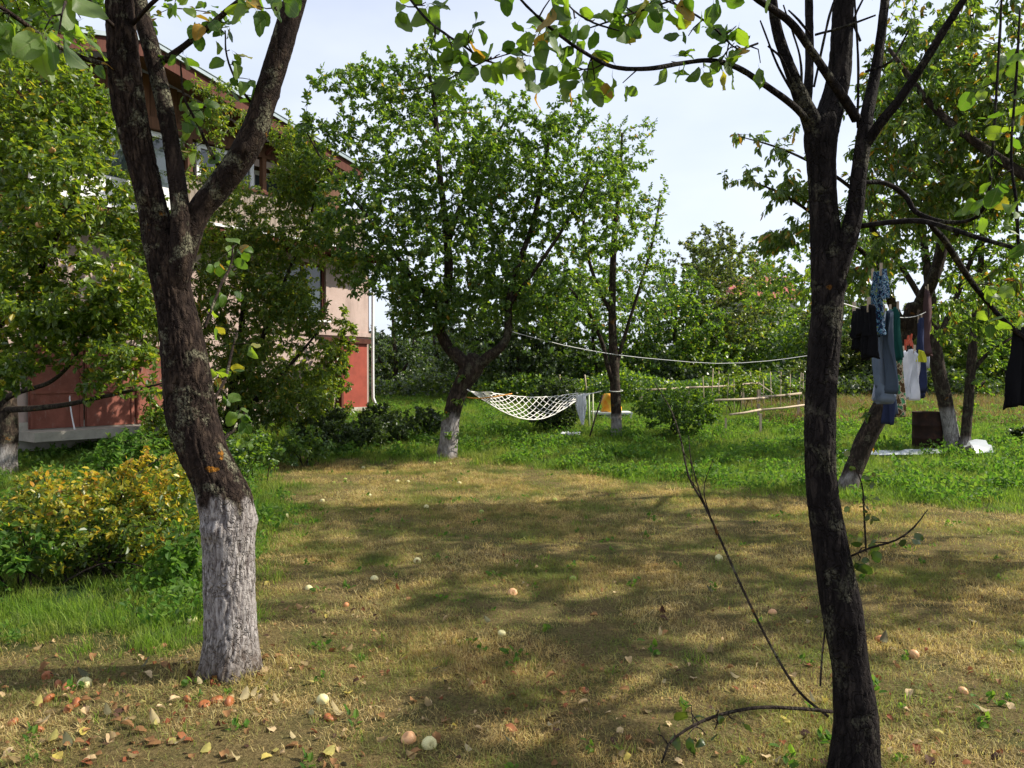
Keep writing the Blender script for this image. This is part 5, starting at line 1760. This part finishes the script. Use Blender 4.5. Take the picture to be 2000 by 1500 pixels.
garment('shorts', 'black shorts hanging highest, nearest the dark trunk', 'shorts', 1682, None,
        [('waist', [(0, -.15, .15), (.13, -.17, .17)], 0, 'black', .02), ('leg', [(.12, -.17, -.01), (.24, -.19, -.02)], 0, 'black', .02), ('leg', [(.12, .01, .17), (.20, .02, .19)], 0, 'black', .02)], yaw=0.39, zoff=-.0, seed=1)
garment('shirt', 'teal and blue patterned shirt bunched on the line above the grey shirt', 'shirt', 1712, None,
        [('body', [(0, -.05, .05), (.12, -.08, .09), (.34, -.12, .14)], 0, 'pattern', .03), ('sleeve', [(.02, -.16, -.05), (.16, -.18, -.10)], 0, 'pattern', .02)], yaw=0.28, zoff=.22, seed=5)
garment('shirt', 'grey blue long shirt hanging left of the green top', 'shirt', 1722, None,
        [('body', [(0, -.13, .13), (.06, -.19, .19), (.40, -.18, .17), (.52, -.16, .20)], 0, 'greyblue', .05), ('sleeve', [(.03, .16, .27), (.25, .15, .24), (.50, .16, .23)], 0, 'paleblue', .03),
         ('sleeve', [(.03, -.26, -.16), (.25, -.24, -.16), (.46, -.23, -.15)], 0, 'slate', .03)], yaw=0.19, seed=9)
garment('trousers', 'dark trousers with pale stripe under the grey blue shirt', 'trousers', 1735, None,
        [('leg', [(0, -.12, 0), (.46, -.11, -.01)], 0, 'navy', .03), ('leg', [(0, .0, .12), (.42, .01, .11)], 0, 'slate', .03)], yaw=0.11, zoff=-.22, seed=13)
garment('top', 'dark green top pegged beside the patterned shirt', 'top', 1746, None,
        [('body', [(0, -.12, .12), (.08, -.18, .18), (.34, -.17, .17)], 0, 'green', .03)], yaw=0.28, zoff=.05, seed=17)
garment('shorts', 'tan printed shorts below the green top', 'shorts', 1754, None,
        [('leg', [(0, -.12, 0), (.45, -.14, -.02)], 0, 'tan', .03), ('leg', [(0, 0, .12), (.42, .02, .14)], 0, 'tan', .03)], yaw=0.22, zoff=-.25, seed=21)
garment('shirt', 'white shirt with lime detail hanging beneath the orange pegs', 'shirt', 1776, None,
        [('body', [(0, -.14, .14), (.06, -.20, .20), (.40, -.18, .18)], 0, 'white', .05), ('sleeve', [(.03, .16, .28), (.30, .17, .27)], 0, 'ltgreen', .03), ('sleeve', [(.03, -.22, -.16), (.09, -.215, -.17)], 0, 'lime', .03)], yaw=0.41, zoff=-.28, seed=25)
garment('trousers', 'navy trousers with long legs right of the white shirt', 'trousers', 1797, None,
        [('leg', [(0, -.2, 0), (.72, -.17, -.02)], 0, 'navy', .04), ('leg', [(0, .0, .2), (.78, .02, .17)], 0, 'navy', .04)], yaw=0.17, zoff=-.05, seed=29)
garment('shirt', 'brown mauve shirt with pale sleeve, last on the line by the leaning tree', 'shirt', 1810, None,
        [('body', [(0, -.1, .1), (.1, -.22, .22), (.75, -.2, .2)], 0, 'mauve', .05), ('sleeve', [(0, .15, .3), (.9, .18, .28)], 0, 'paleblue', .03)], yaw=0.14, zoff=.25, seed=33)
# orange pegs bunched on the line
pk = thing('peg_basket', 'cluster of orange and red pegs clipped above the white shirt', 'pegs', on_line(1775), 'laundry drying on the line')
M['pegred'] = plain('orange red plastic', (.42, .06, .025), .45, .4, 12, .2)
for k_ in range(6):
    p = on_line(1769 + 2.6 * k_) + np.array([0, 0, -.22 + rng.normal() * .02])
    MB().box(p, (.014, .014, .085), X=ldir, Z=(rng.normal() * .3, rng.normal() * .3, 1)).build('peg', M['pegred'], pk, smooth=False)
# black garment hanging at the right edge
gb = thing('black_trousers', 'black garment hanging from the drooping branch at the right edge', 'garment', at(1990, 640, T2Y + .12))
mb = MB()
cloth(mb, [(0, -.02, .10), (.12, -.03, .16), (.31, -.06, .20)], at(1988, 645, T2Y + .12), (1, .1, 0), (0, 1, 0), amp=.02, seed=40)
mb.build('leg', CM['black'], gb)
mb = MB()
cloth(mb, [(0, .0, .10), (.12, .02, .2), (.29, .04, .26)], at(1988, 645, T2Y + .17), (1, .1, 0), (0, 1, 0), amp=.02, seed=41)
mb.build('leg', CM['black'], gb)
# white cloth on the hammock rope
wc = thing('white_cloth', 'white rag draped over the right rope of the hammock', 'cloth', at(1134, 773, 15.4))
mb = MB()
cloth(mb, [(0, -.09, .10), (.25, -.10, .12), (.45, -.03, .09), (.62, .02, .07)], at(1134, 770, 15.35), (1, 0, 0), (0, 1, 0), amp=.04, seed=42)
mb.build('cloth', CM['white'], wc)
# crumpled white rag in the grass
V = []
mbr = MB()
rg = ground_at(1112, 858)
nn2 = 12
VV = [rg + np.array([(i / 11 - .5) * .42 + rng.normal() * .015, (j / 7 - .5) * .3, .10 + .06 * mn.noise((i * .5, j * .5, 2)) + rng.random() * .04]) for i in range(12) for j in range(8)]
mbr.add(VV, [(i * 8 + j, i * 8 + j + 1, (i + 1) * 8 + j + 1, (i + 1) * 8 + j) for i in range(11) for j in range(7)])
o = mbr.build('crumpled_rag', CM['white'], None, label='crumpled white rag lying in the grass below the hammock', category='rag')

# ------------------------------------------------------------------ wires, pole, stakes
MB().tube(np.array([at(1000, 648, Y3 - .2), at(1100, 674, Y3 + .4), at(1205, 693, Y4 - .1), at(1300, 703, 16.5), at(1400, 710, 17), at(1500, 705, 17.5), at(1610, 690, 18)]), .0075, 5, .5).build('wire', M['wire'], None,
     label='thin pale line running from the middle tree towards the right trunk', category='wire')
up = thing('utility_pole', 'slender grey pole with a cross arm rising beyond the house corner', 'pole', (at(798, 760, 38)[0], 38, 1.05))
MB().tube(np.array([(at(798, 700, 38)[0], 38, .9), (at(797, 540, 38)[0], 38, at(798, 500, 38)[2])]), .10, 8).build('pole', M['greypost'], up)
MB().tube(np.array([at(738, 573, 38), at(800, 560, 38)]), .05, 6).build('arm', M['greypost'], up)
MB().tube(np.array([at(1150, 768, 17), at(1150, 800, 17), at(1151, 836, 17)]), .022, 6).build('garden_stake', plain('pale green stake', (.55, .62, .38)), None, label='pale green stake left of the white ledge', category='stake')
MB().tube(np.array([at(1158, 768, 17.1), at(1158, 834, 17.1)]), .016, 6).build('garden_stake', plain('cream stake', (.6, .58, .42)), None, label='thinner cream stake beside the pale green one', category='stake')
MB().tube(np.array([at(1177, 772, 15.6), at(1163, 815, 15.4), at(1152, 852, 15.2)]), .016, 6).build('leaning_stick', M['twig'], None, label='dark stick leaning against the slim hammock tree', category='stick')
for k_, (x0, y0, y1, lb) in enumerate([(1216, 690, 760, 'cane behind'), (1093, 732, 768, 'short pale cane standing in the dark bush'), (1142, 732, 762, 'white tipped cane right of the dark bush')][1:]):
    MB().tube(np.array([at(x0, y0, 17), at(x0 + 3, y1, 17)]), .018, 5).build('cane', M['wood_rail'], None, label=lb, category='cane')

# ------------------------------------------------------------------ white ledge with yellow bag
lg = thing('garden_table', 'low white slab table standing behind the slim hammock tree', 'table', (at(1195, 840, 18.5)[0], 18.5, .45))
tp = at(1194, 806, 18.5)
MB().box(tp, (.92, .7, .05)).build('table_top', M['white'], lg, smooth=False)
MB().box(tp + np.array([.02, .02, -.22]), (.60, .5, .36)).build('pedestal', M['white'], lg, smooth=False)
for (a, b) in ((-.42, -.3), (.42, -.3), (-.42, .3), (.42, .3)):
    MB().box(tp + np.array([a, b, -.24]), (.05, .05, .42)).build('leg', M['white'], lg, smooth=False)


def bag():
    t = NT('yellow orange plastic')
    n1 = t.noise(7, 3, .5, t.pos())
    g_ = t.n('ShaderNodeSeparateXYZ')
    t.l(t.pos(), g_.inputs[0])
    c = t.ramp(n1, [(.35, (.80, .52, .05)), (.65, (.80, .26, .02))])
    t.pbsdf(c, .35, .4)
    return t.m


M['bag'] = bag()
bt = tp + np.array([-.02, -.1, .025])
V, Fc = [], []
for i in range(9):
    k_ = i / 8
    for j in range(14):
        a = j / 14 * 6.283
        rr = (.24 * (1 - .12 * k_) if k_ < .8 else .24 * (1.72 - 1.02 * k_ * 1.0)) * (1 + .12 * math.sin(3 * a + i) + .06 * math.sin(7 * a))
        V.append(bt + np.array([rr * math.cos(a) * 1.0, rr * .7 * math.sin(a), .43 * k_ + .02 * math.sin(5 * a)]))
for i in range(8):
    for j in range(14):
        Fc.append((i * 14 + j, i * 14 + (j + 1) % 14, (i + 1) * 14 + (j + 1) % 14, (i + 1) * 14 + j))
Fc.append(tuple(range(112, 126)))
MB().add(V, Fc).build('plastic_bag', M['bag'], None, label='bulging yellow orange plastic bag on the white slab table', category='bag')

# ------------------------------------------------------------------ rail fences round the vegetable beds
def rail_fence(label, rails, posts, mat='wood_rail'):
    root = thing('rail_fence', label, 'fence', posts[0][0], 'garden rail fences')
    for (a, b, th) in rails:
        mb = MB()
        m = (a + b) / 2 + np.array([0, 0, -.012])
        mb.tube(np.array([a, m, b]), th, 5, .4)
        mb.build('rail', M[mat], root)
    for (a, h, th) in posts:
        MB().box(a + np.array([0, 0, h / 2 - .03]), (th, th, h)).build('post', M['wood_brown' if mat == 'wood_brown' else mat], root, smooth=False)


def gz(px, Y):
    p = at(px, 700, Y)
    p[2] = gh(p[0], Y)
    return p


def rail(px0, py0, Y0, px1, py1, Y1, th=.028):
    return (at(px0, py0, Y0), at(px1, py1, Y1), th)


rail_fence('long rail fence at the back with a brown corner post', [rail(1245, 762, 20, 1345, 757, 20.5), rail(1345, 757, 20.5, 1452, 752, 21), rail(1440, 750, 21, 1482, 748, 21.4), rail(1482, 748, 21.4, 1510, 768, 19.5, .02)],
           [(gz(1252, 20), .55, .10), (gz(1345, 20.5), .5, .05), (gz(1452, 21), .55, .05), (gz(1482, 21.4), .5, .09)])
rail_fence('middle rail fence with two pale rails', [rail(1385, 782, 17.5, 1500, 777, 18), rail(1480, 776, 18, 1568, 768, 18.6, .03)], [(gz(1390, 17.5), .42, .04), (gz(1482, 18), .45, .05), (gz(1560, 18.6), .45, .05)])
rail_fence('nearest low rail fence with thin pale posts', [rail(1425, 810, 16.0, 1486, 800, 16.3, .024), rail(1482, 801, 16.3, 1578, 790, 17, .024)], [(gz(1418, 16.0), .40, .035), (gz(1486, 16.2), .46, .045), (gz(1575, 17), .4, .04)])
# bean canes behind the fence
for k_ in range(14):
    px = 1376 + k_ * 15 + rng.uniform(-4, 4)
    Y = 19.5 + rng.uniform(-.6, .6)
    g0 = gz(px, Y)
    MB().tube(np.array([g0, g0 + np.array([rng.normal() * .04, 0, rng.uniform(.75, 1.15)])]), .011, 4).build('bean_cane', M['wood_rail'], None, label='thin pale cane standing behind the rail fence', category='cane', group='canes in the vegetable bed')

# ------------------------------------------------------------------ rusty barrel
def rust():
    t = NT('rusty barrel steel')
    n1 = t.noise(7, 8, .7, t.pos())
    c = t.ramp(n1, [(.3, (.010, .006, .005)), (.55, (.028, .013, .009)), (.75, (.07, .028, .014))])
    t.pbsdf(c, .85, .25, t.bump(n1, .3, .01), .2)
    return t.m


M['rust'] = rust()
bb_ = ground_at(1811, 880)
s_ = bb_[1] / F
br = thing('barrel', 'dark rusty steel barrel standing open in the grass', 'barrel', bb_)
R0, Hh = 27 * s_, 76 * s_
prof = [(0, R0), (.02, R0 * 1.02), (.04, R0), (.31, R0), (.33, R0 * 1.04), (.35, R0), (.64, R0), (.66, R0 * 1.04), (.68, R0), (.96, R0), (.98, R0 * 1.03), (1.0, R0 * 1.02), (1.0, R0 * .95), (.90, R0 * .95), (.3, R0 * .94), (.29, .01)]
V, Fc = [], []
for i, (z, r_) in enumerate(prof):
    for j in range(28):
        a = j / 28 * 6.283
        V.append((r_ * math.cos(a), r_ * math.sin(a), z * Hh))
for i in range(len(prof) - 1):
    for j in range(28):
        Fc.append((i * 28 + j, i * 28 + (j + 1) % 28, (i + 1) * 28 + (j + 1) % 28, (i + 1) * 28 + j))
MB().add(np.array(V) + bb_, Fc).build('shell', M['rust'], br)
MB().add(np.array([(R0 * .9 * math.cos(a), R0 * .9 * math.sin(a), Hh * .86) for a in np.linspace(0, 6.28, 20, endpoint=False)]) + bb_, [tuple(range(20))]).build('contents', M['concrete'], br)


# ------------------------------------------------------------------ plastic sheets in the grass
def sheet(name, label, pts, w_, zamp, mat, seed):
    r = np.random.default_rng(seed)
    P = catmull(np.array(pts), .12)
    n = len(P)
    m = 7
    V = []
    for i in range(n):
        for j in range(m):
            v = j / (m - 1) - .5
            z = zamp * (.5 + .5 * mn.noise((i * .35 + seed, j * .6, 1))) * (1 - (2 * v) ** 2 * .8) + .05
            V.append(P[i] + np.array([r.normal() * .01, v * w_, z]))
    Fc = [(i * m + j, i * m + j + 1, (i + 1) * m + j + 1, (i + 1) * m + j) for i in range(n - 1) for j in range(m - 1)]
    return MB().add(V, Fc).build(name, mat, None, label=label, category='sheet')


def film():
    t = NT('white polythene')
    p = t.pbsdf((.62, .65, .68), .25, .5, out=False)
    tr = t.n('ShaderNodeBsdfTranslucent')
    tr.inputs[0].default_value = (.8, .82, .85, 1)
    m = t.n('ShaderNodeMixShader')
    m.inputs[0].default_value = .35
    t.l(p.outputs[0], m.inputs[1])
    t.l(tr.outputs[0], m.inputs[2])
    t.l(m.outputs[0], t.out.inputs[0])
    return t.m


M['film'] = film()
sheet('plastic_sheet', 'strip of white plastic sheet lying in the grass before the barrel', [ground_at(1640, 893), ground_at(1680, 892), ground_at(1740, 893), ground_at(1800, 890), ground_at(1830, 890)], .5, .14, M['film'], 3)
sheet('plastic_sheet', 'bunched translucent plastic heap beside the thin brown trunk', [ground_at(1892, 893), ground_at(1905, 892), ground_at(1924, 892)], .5, .42, M['film'], 8)

# ------------------------------------------------------------------ stump, logs and earth heap at the left
st = ground_at(75, 872)
MB().tube(np.array([st + np.array([0, 0, -.05]), st + np.array([.01, 0, .12]), st + np.array([0, 0, .30])]), np.array([.11, .085, .08]), 14, .03, bark=.006).build('stump', M['bark'], None, label='short cut stump before the red garage gate', category='stump')
for k_, (x0, y0, x1, y1, th, lb) in enumerate([(30, 870, 110, 878, .05, 'dark log lying left of the stump'), (80, 880, 150, 872, .045, 'second dark log lying right of the stump'), (25, 885, 95, 890, .04, 'lowest dark log on the soil heap')]):
    MB().tube(np.array([ground_at(x0, y0) + np.array([0, 0, .05]), ground_at((x0 + x1) / 2, (y0 + y1) / 2) + np.array([0, 0, .07]), ground_at(x1, y1) + np.array([0, 0, .05])]), th, 10, .05, bark=.004).build('log', M['bark'], None, label=lb, category='log', group='logs by the stump')

# ------------------------------------------------------------------ brown field and vegetables behind on the right
t = NT('dry field')
n1 = t.noise(6, 8, .7, t.pos())
t.pbsdf(t.ramp(n1, [(.3, (.08, .045, .025)), (.6, (.20, .12, .065)), (.8, (.28, .19, .10))]), .95, .1, t.bump(n1, .8, .05))
V = []
xs = np.linspace(6.4, 26, 60)
ys = np.linspace(17.5, 30, 40)
for y in ys:
    for x in xs:
        V.append((x + (y - 17.5) * .15, y, float(gh(x, y)) + .045 + .03 * mn.noise((x * 2, y * 2, 0))))
obj('dry_field', nmesh('dry_field', V, [(j * 60 + i, j * 60 + i + 1, (j + 1) * 60 + i + 1, (j + 1) * 60 + i) for j in range(39) for i in range(59)]), t.m, kind='structure')
M['weed_dry'] = grass_mat('dry field weeds', [(0, (.06, .09, .02)), (1, (.14, .15, .04))], [(0, (.08, .045, .02)), (.5, (.18, .11, .055)), (1, (.30, .20, .10))], (.50, .62), .3, .0)
x_ = rng.uniform(5.8, 26, 5200)
y_ = rng.uniform(17.4, 30, 5200)
scatter('dry_weeds', np.stack([x_ + (y_ - 17.5) * .15, y_, gh(x_, y_) + .03], 1), rng.uniform(.5, 1.3, 5200), [tuft(80 + i, 36, .16, .08, .26, .009, .5, .05, M['weed_dry']) for i in range(3)], label='tall dry brown weeds over the field behind the right hand trees', category='weeds')

# ------------------------------------------------------------------ red roof far away
fr = thing('far_house', 'distant house with a red roof glimpsed between the far trees', 'house', (at(1490, 600, 60)[0], 62, 1.2))
c_ = at(1490, 600, 60)
MB().box((c_[0], 62, 4.2), (4.6, 6, 6.0)).build('wall', M['concrete'], fr, smooth=False)
cx, cz = c_[0], 7.2
V = [(cx - 2.6, 58.6, cz), (cx + 2.6, 58.6, cz), (cx + 2.6, 65.4, cz), (cx - 2.6, 65.4, cz), (cx - 2.6, 62, cz + 2.2), (cx + 2.6, 62, cz + 2.2)]
MB().add(V, [(0, 1, 5, 4), (2, 3, 4, 5), (0, 4, 3), (1, 2, 5), (0, 3, 2, 1)]).build('roof', plain('red far roof', (.36, .10, .09), .7), fr, smooth=False)

# ------------------------------------------------------------------ fallen apples
def fall(px, py, kind, s, label, k_=0, group=None):
    p = ground_at(px, py)
    kw = dict(label=label, category='apple')
    kw['group'] = group or 'apples fallen on the lawn'
    return put('fallen_apple', AM[kind], p + np.array([0, 0, s * .25]), (rng.uniform(-1.4, 1.4), rng.uniform(-1.4, 1.4), rng.uniform(0, 6)), s, **kw)


for a in [(630, 1371, 'pale', .031, 'whole cream apple alone on the lawn right of the whitewashed trunk'),
          (798, 1448, 'peach', .034, 'peach coloured apple beside the pale green one at the bottom of the lawn'),
          (838, 1458, 'pale', .034, 'pale green apple lowest on the lawn'),
          (1001, 1161, 'peach', .036, 'blushed apple in the shade at the middle of the lawn'),
          (1119, 1134, 'green', .030, 'green apple just right of the blushed one'),
          (815, 1098, 'pale', .033, 'cream apple in the shade left of centre'),
          (731, 1134, 'pale', .033, 'cream apple with brown spot nearer the whitewashed trunk'),
          (1404, 1093, 'pale', .036, 'pale apple lying by the bent sucker'),
          (1509, 1200, 'peach', .030, 'orange apple half in grass right of the bent sucker'),
          (676, 1184, 'red', .022, 'small red crab apple on the lawn'),
          (376, 1214, 'pale', .032, 'cream apple in green grass touching the left side of the trunk foot'),
          (165, 1340, 'pale', .036, 'pale apple among rotten ones in the grass at lower left'),
          (980, 1240, 'pale', .026, 'half eaten pale apple near the sunny patch'),
          (1718, 1250, 'red', .026, 'red apple on the shaded lawn right of the near trunk'),
          (1785, 1281, 'peach', .028, 'peach apple right of the red one in the shade'),
          (1998, 1260, 'green', .032, 'green apple at the right edge of the lawn'),
          (248, 1160, 'pale', .032, 'pale apple under the yellow shrub'),
          (590, 898, 'peach', .05, 'reddish apple on a twig at the hedge end'),
          (1880, 1354, 'peach', .026, 'small orange apple on the lawn at far lower right')]:
    fall(*a[:4], a[4])
for (px, py) in [(878, 908), (978, 910), (900, 945), (1158, 921), (720, 970), (630, 980), (798, 943), (940, 1002), (650, 945), (830, 992), (1080, 978), (672, 938), (775, 942), (605, 1153), (710, 915), (848, 906), (760, 925), (560, 1010)]:
    fall(px + rng.uniform(-4, 4), py, 'green' if rng.random() < .35 else 'pale', .032, 'small yellow green windfall scattered on the far lawn', group='small windfalls near the middle tree')
for (px, py) in [(95, 1325), (116, 1338), (100, 1368), (128, 1385), (150, 1372), (75, 1428), (140, 1348), (372, 1373), (402, 1374), (424, 1372), (452, 1374), (30, 1410), (648, 1402), (1140, 1350)]:
    s_ = .032 * rng.uniform(.75, 1.05)
    o_ = fall(px + rng.uniform(-6, 6), py + rng.uniform(-5, 5), 'rot', s_, 'brown rotting apple on the leaf litter around the big tree', group='rotting apples below the big tree')
    o_.scale = (s_ * 1.05, s_, s_ * rng.uniform(.65, .85))
    o_.location.z -= s_ * .15

# ------------------------------------------------------------------ fallen leaves: the big near ones singly, the rest as litter
LM = []
for nm_, c1_, c2_ in (('dry brown leaf', (.16, .075, .03), (.30, .16, .07)), ('pale tan leaf', (.42, .29, .15), (.58, .44, .26)), ('rust leaf', (.20, .06, .028), (.30, .12, .05)), ('yellow fallen leaf', (.42, .33, .06), (.52, .42, .12)), ('dark leaf', (.05, .025, .018), (.12, .06, .035))):
    LM.append(leaf_mat(nm_, [(0, c1_), (1, c2_)], tstops=[(0, tuple(min(1, x * 1.4) for x in c1_)), (1, tuple(min(1, x * 1.4) for x in c2_))], rough=.7, spec=.2, tmix=.25))
wts = [.34, .24, .16, .10, .16]
FLM = []
for k_ in range(5):
    row = []
    for q in range(4):
        V_, F_ = leaf_near(100 + k_ * 4 + q, wid=.34, curl=rng.uniform(.15, .7), fold=rng.uniform(.05, .4), serr=.05)
        V_ = V_.copy()
        V_[:, 1] -= .5
        me = nmesh('fallen_leaf', V_, F_, {'rnd': np.full(len(V_), rng.random())})
        me.materials.append(LM[k_])
        row.append(me)
    FLM.append(row)


def litter_density(px, py):
    d = .16
    if px < 560 and py > 1270:
        d = 1.0
    elif px < 760 and py > 1180:
        d = .7
    elif py > 1300:
        d = .45
    return d


# ------------------------------------------------------------------ undergrowth closing the garden and a far wood
def mass(name, label, x0, x1, y0, y1, hfun, n, leaf, mat, kind='tiny'):
    x = rng.uniform(x0, x1, n)
    y = rng.uniform(y0, y1, n)
    hh = np.array([hfun(a, b) for a, b in zip(x, y)])
    z = gh(x, y) + hh * rng.random(n) ** .8
    P = np.stack([x, y, z], 1)
    D = unit(n) + np.array([0, 0, .2])
    N = unit(n) * .8 + np.array([0, -.2, .7])
    obj(name, leaves_mesh(name, P, D, N, leaf * rng.uniform(.6, 1.3, n), kind, np.clip(rng.random(n), 0, .93)), M[mat], None, kind='stuff', label=label, category='undergrowth')


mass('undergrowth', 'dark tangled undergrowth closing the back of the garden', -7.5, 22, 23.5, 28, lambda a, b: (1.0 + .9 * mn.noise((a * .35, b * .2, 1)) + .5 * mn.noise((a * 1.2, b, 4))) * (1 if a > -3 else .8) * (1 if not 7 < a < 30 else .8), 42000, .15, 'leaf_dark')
mass('undergrowth', 'paler undergrowth in front of the far trees', -1.0, 9.0, 21.5, 23, lambda a, b: .7 + .6 * mn.noise((a * .5, b * .3, 7)), 12000, .11, 'leaf_apple')
mass('undergrowth', 'sunlit mixed undergrowth behind the dry field', 6.5, 26, 26, 30, lambda a, b: 2.6 + 1.6 * mn.noise((a * .4, b * .3, 11)) + .7 * mn.noise((a * 1.3, b, 14)), 42000, .16, 'leaf_apple')
mass('far_woods', 'far wood reading as one green mass on the horizon', -50, 70, 62, 76, lambda a, b: 2.6 + 2.2 * mn.noise((a * .09, b * .05, 2)) + 1.2 * mn.noise((a * .4, b * .2, 5)), 26000, .75, 'leaf_dark')

def where_(px, py):
    if px < 520:
        return 'on the litter left of the big trunk foot' if py < 1400 else 'on the litter in the lower left corner'
    if px < 800:
        return 'on the lawn just right of the big trunk' if py < 1330 else 'on the lawn below and right of the big trunk'
    if px < 1300:
        return 'in the shaded middle of the lawn' if py < 1280 else 'on the lawn near the two side by side apples'
    if px < 1640:
        return 'on the lawn behind the bent sucker' if py < 1330 else 'beneath the arched sucker of the dark trunk'
    return 'on the lawn right of the dark near trunk'


n_ = 0
while n_ < 285:
    px, py = rng.uniform(0, 2000), 1000 + 500 * rng.random() ** .62
    if px < 500 and py < 1270 and rng.random() < .85:
        continue
    if rng.random() > litter_density(px, py):
        continue
    p = ground_at(px, py)
    k_ = rng.choice(5, p=wts)
    s = .050 * rng.uniform(.6, 1.25)
    cols_ = ['curled brown leaf', 'curled pale tan leaf', 'rust red curled leaf', 'yellow fallen leaf', 'blackened curled leaf'][k_]
    put('fallen_leaf', FLM[k_][rng.integers(4)], p + np.array([0, 0, .022]), (rng.normal() * .20 + (3.14 if rng.random() < .4 else 0), rng.normal() * .20, rng.uniform(0, 6.28)), s,
        label=cols_ + ' ' + where_(px, py), category='leaf', group='leaves fallen on the lawn')
    n_ += 1
x, y = zone_points(5200, 2.3, 12.5, fall=.6)
lm = lush_mask(x, y)
pxs = 1000 + x / y * 1500
pys = 730 + 1500 * 1.55 / y
dn = np.array([litter_density(a, b) for a, b in zip(pxs, pys)])
keep = (lm < .5) & (rng.random(len(x)) < dn * 1.0)
x, y = x[keep], y[keep]
protos = []
for k_ in (0, 0, 1, 2, 4):
    protos.append(bpy.data.objects.new('litter', FLM[k_][rng.integers(4)]))
scatter('leaf_litter', np.stack([x, y, gh(x, y) + .014], 1), .030 * rng.uniform(.4, 1.2, len(x)), protos, tilt=.5, label='small dry leaves and scraps strewn over the lawn', category='leaf litter')
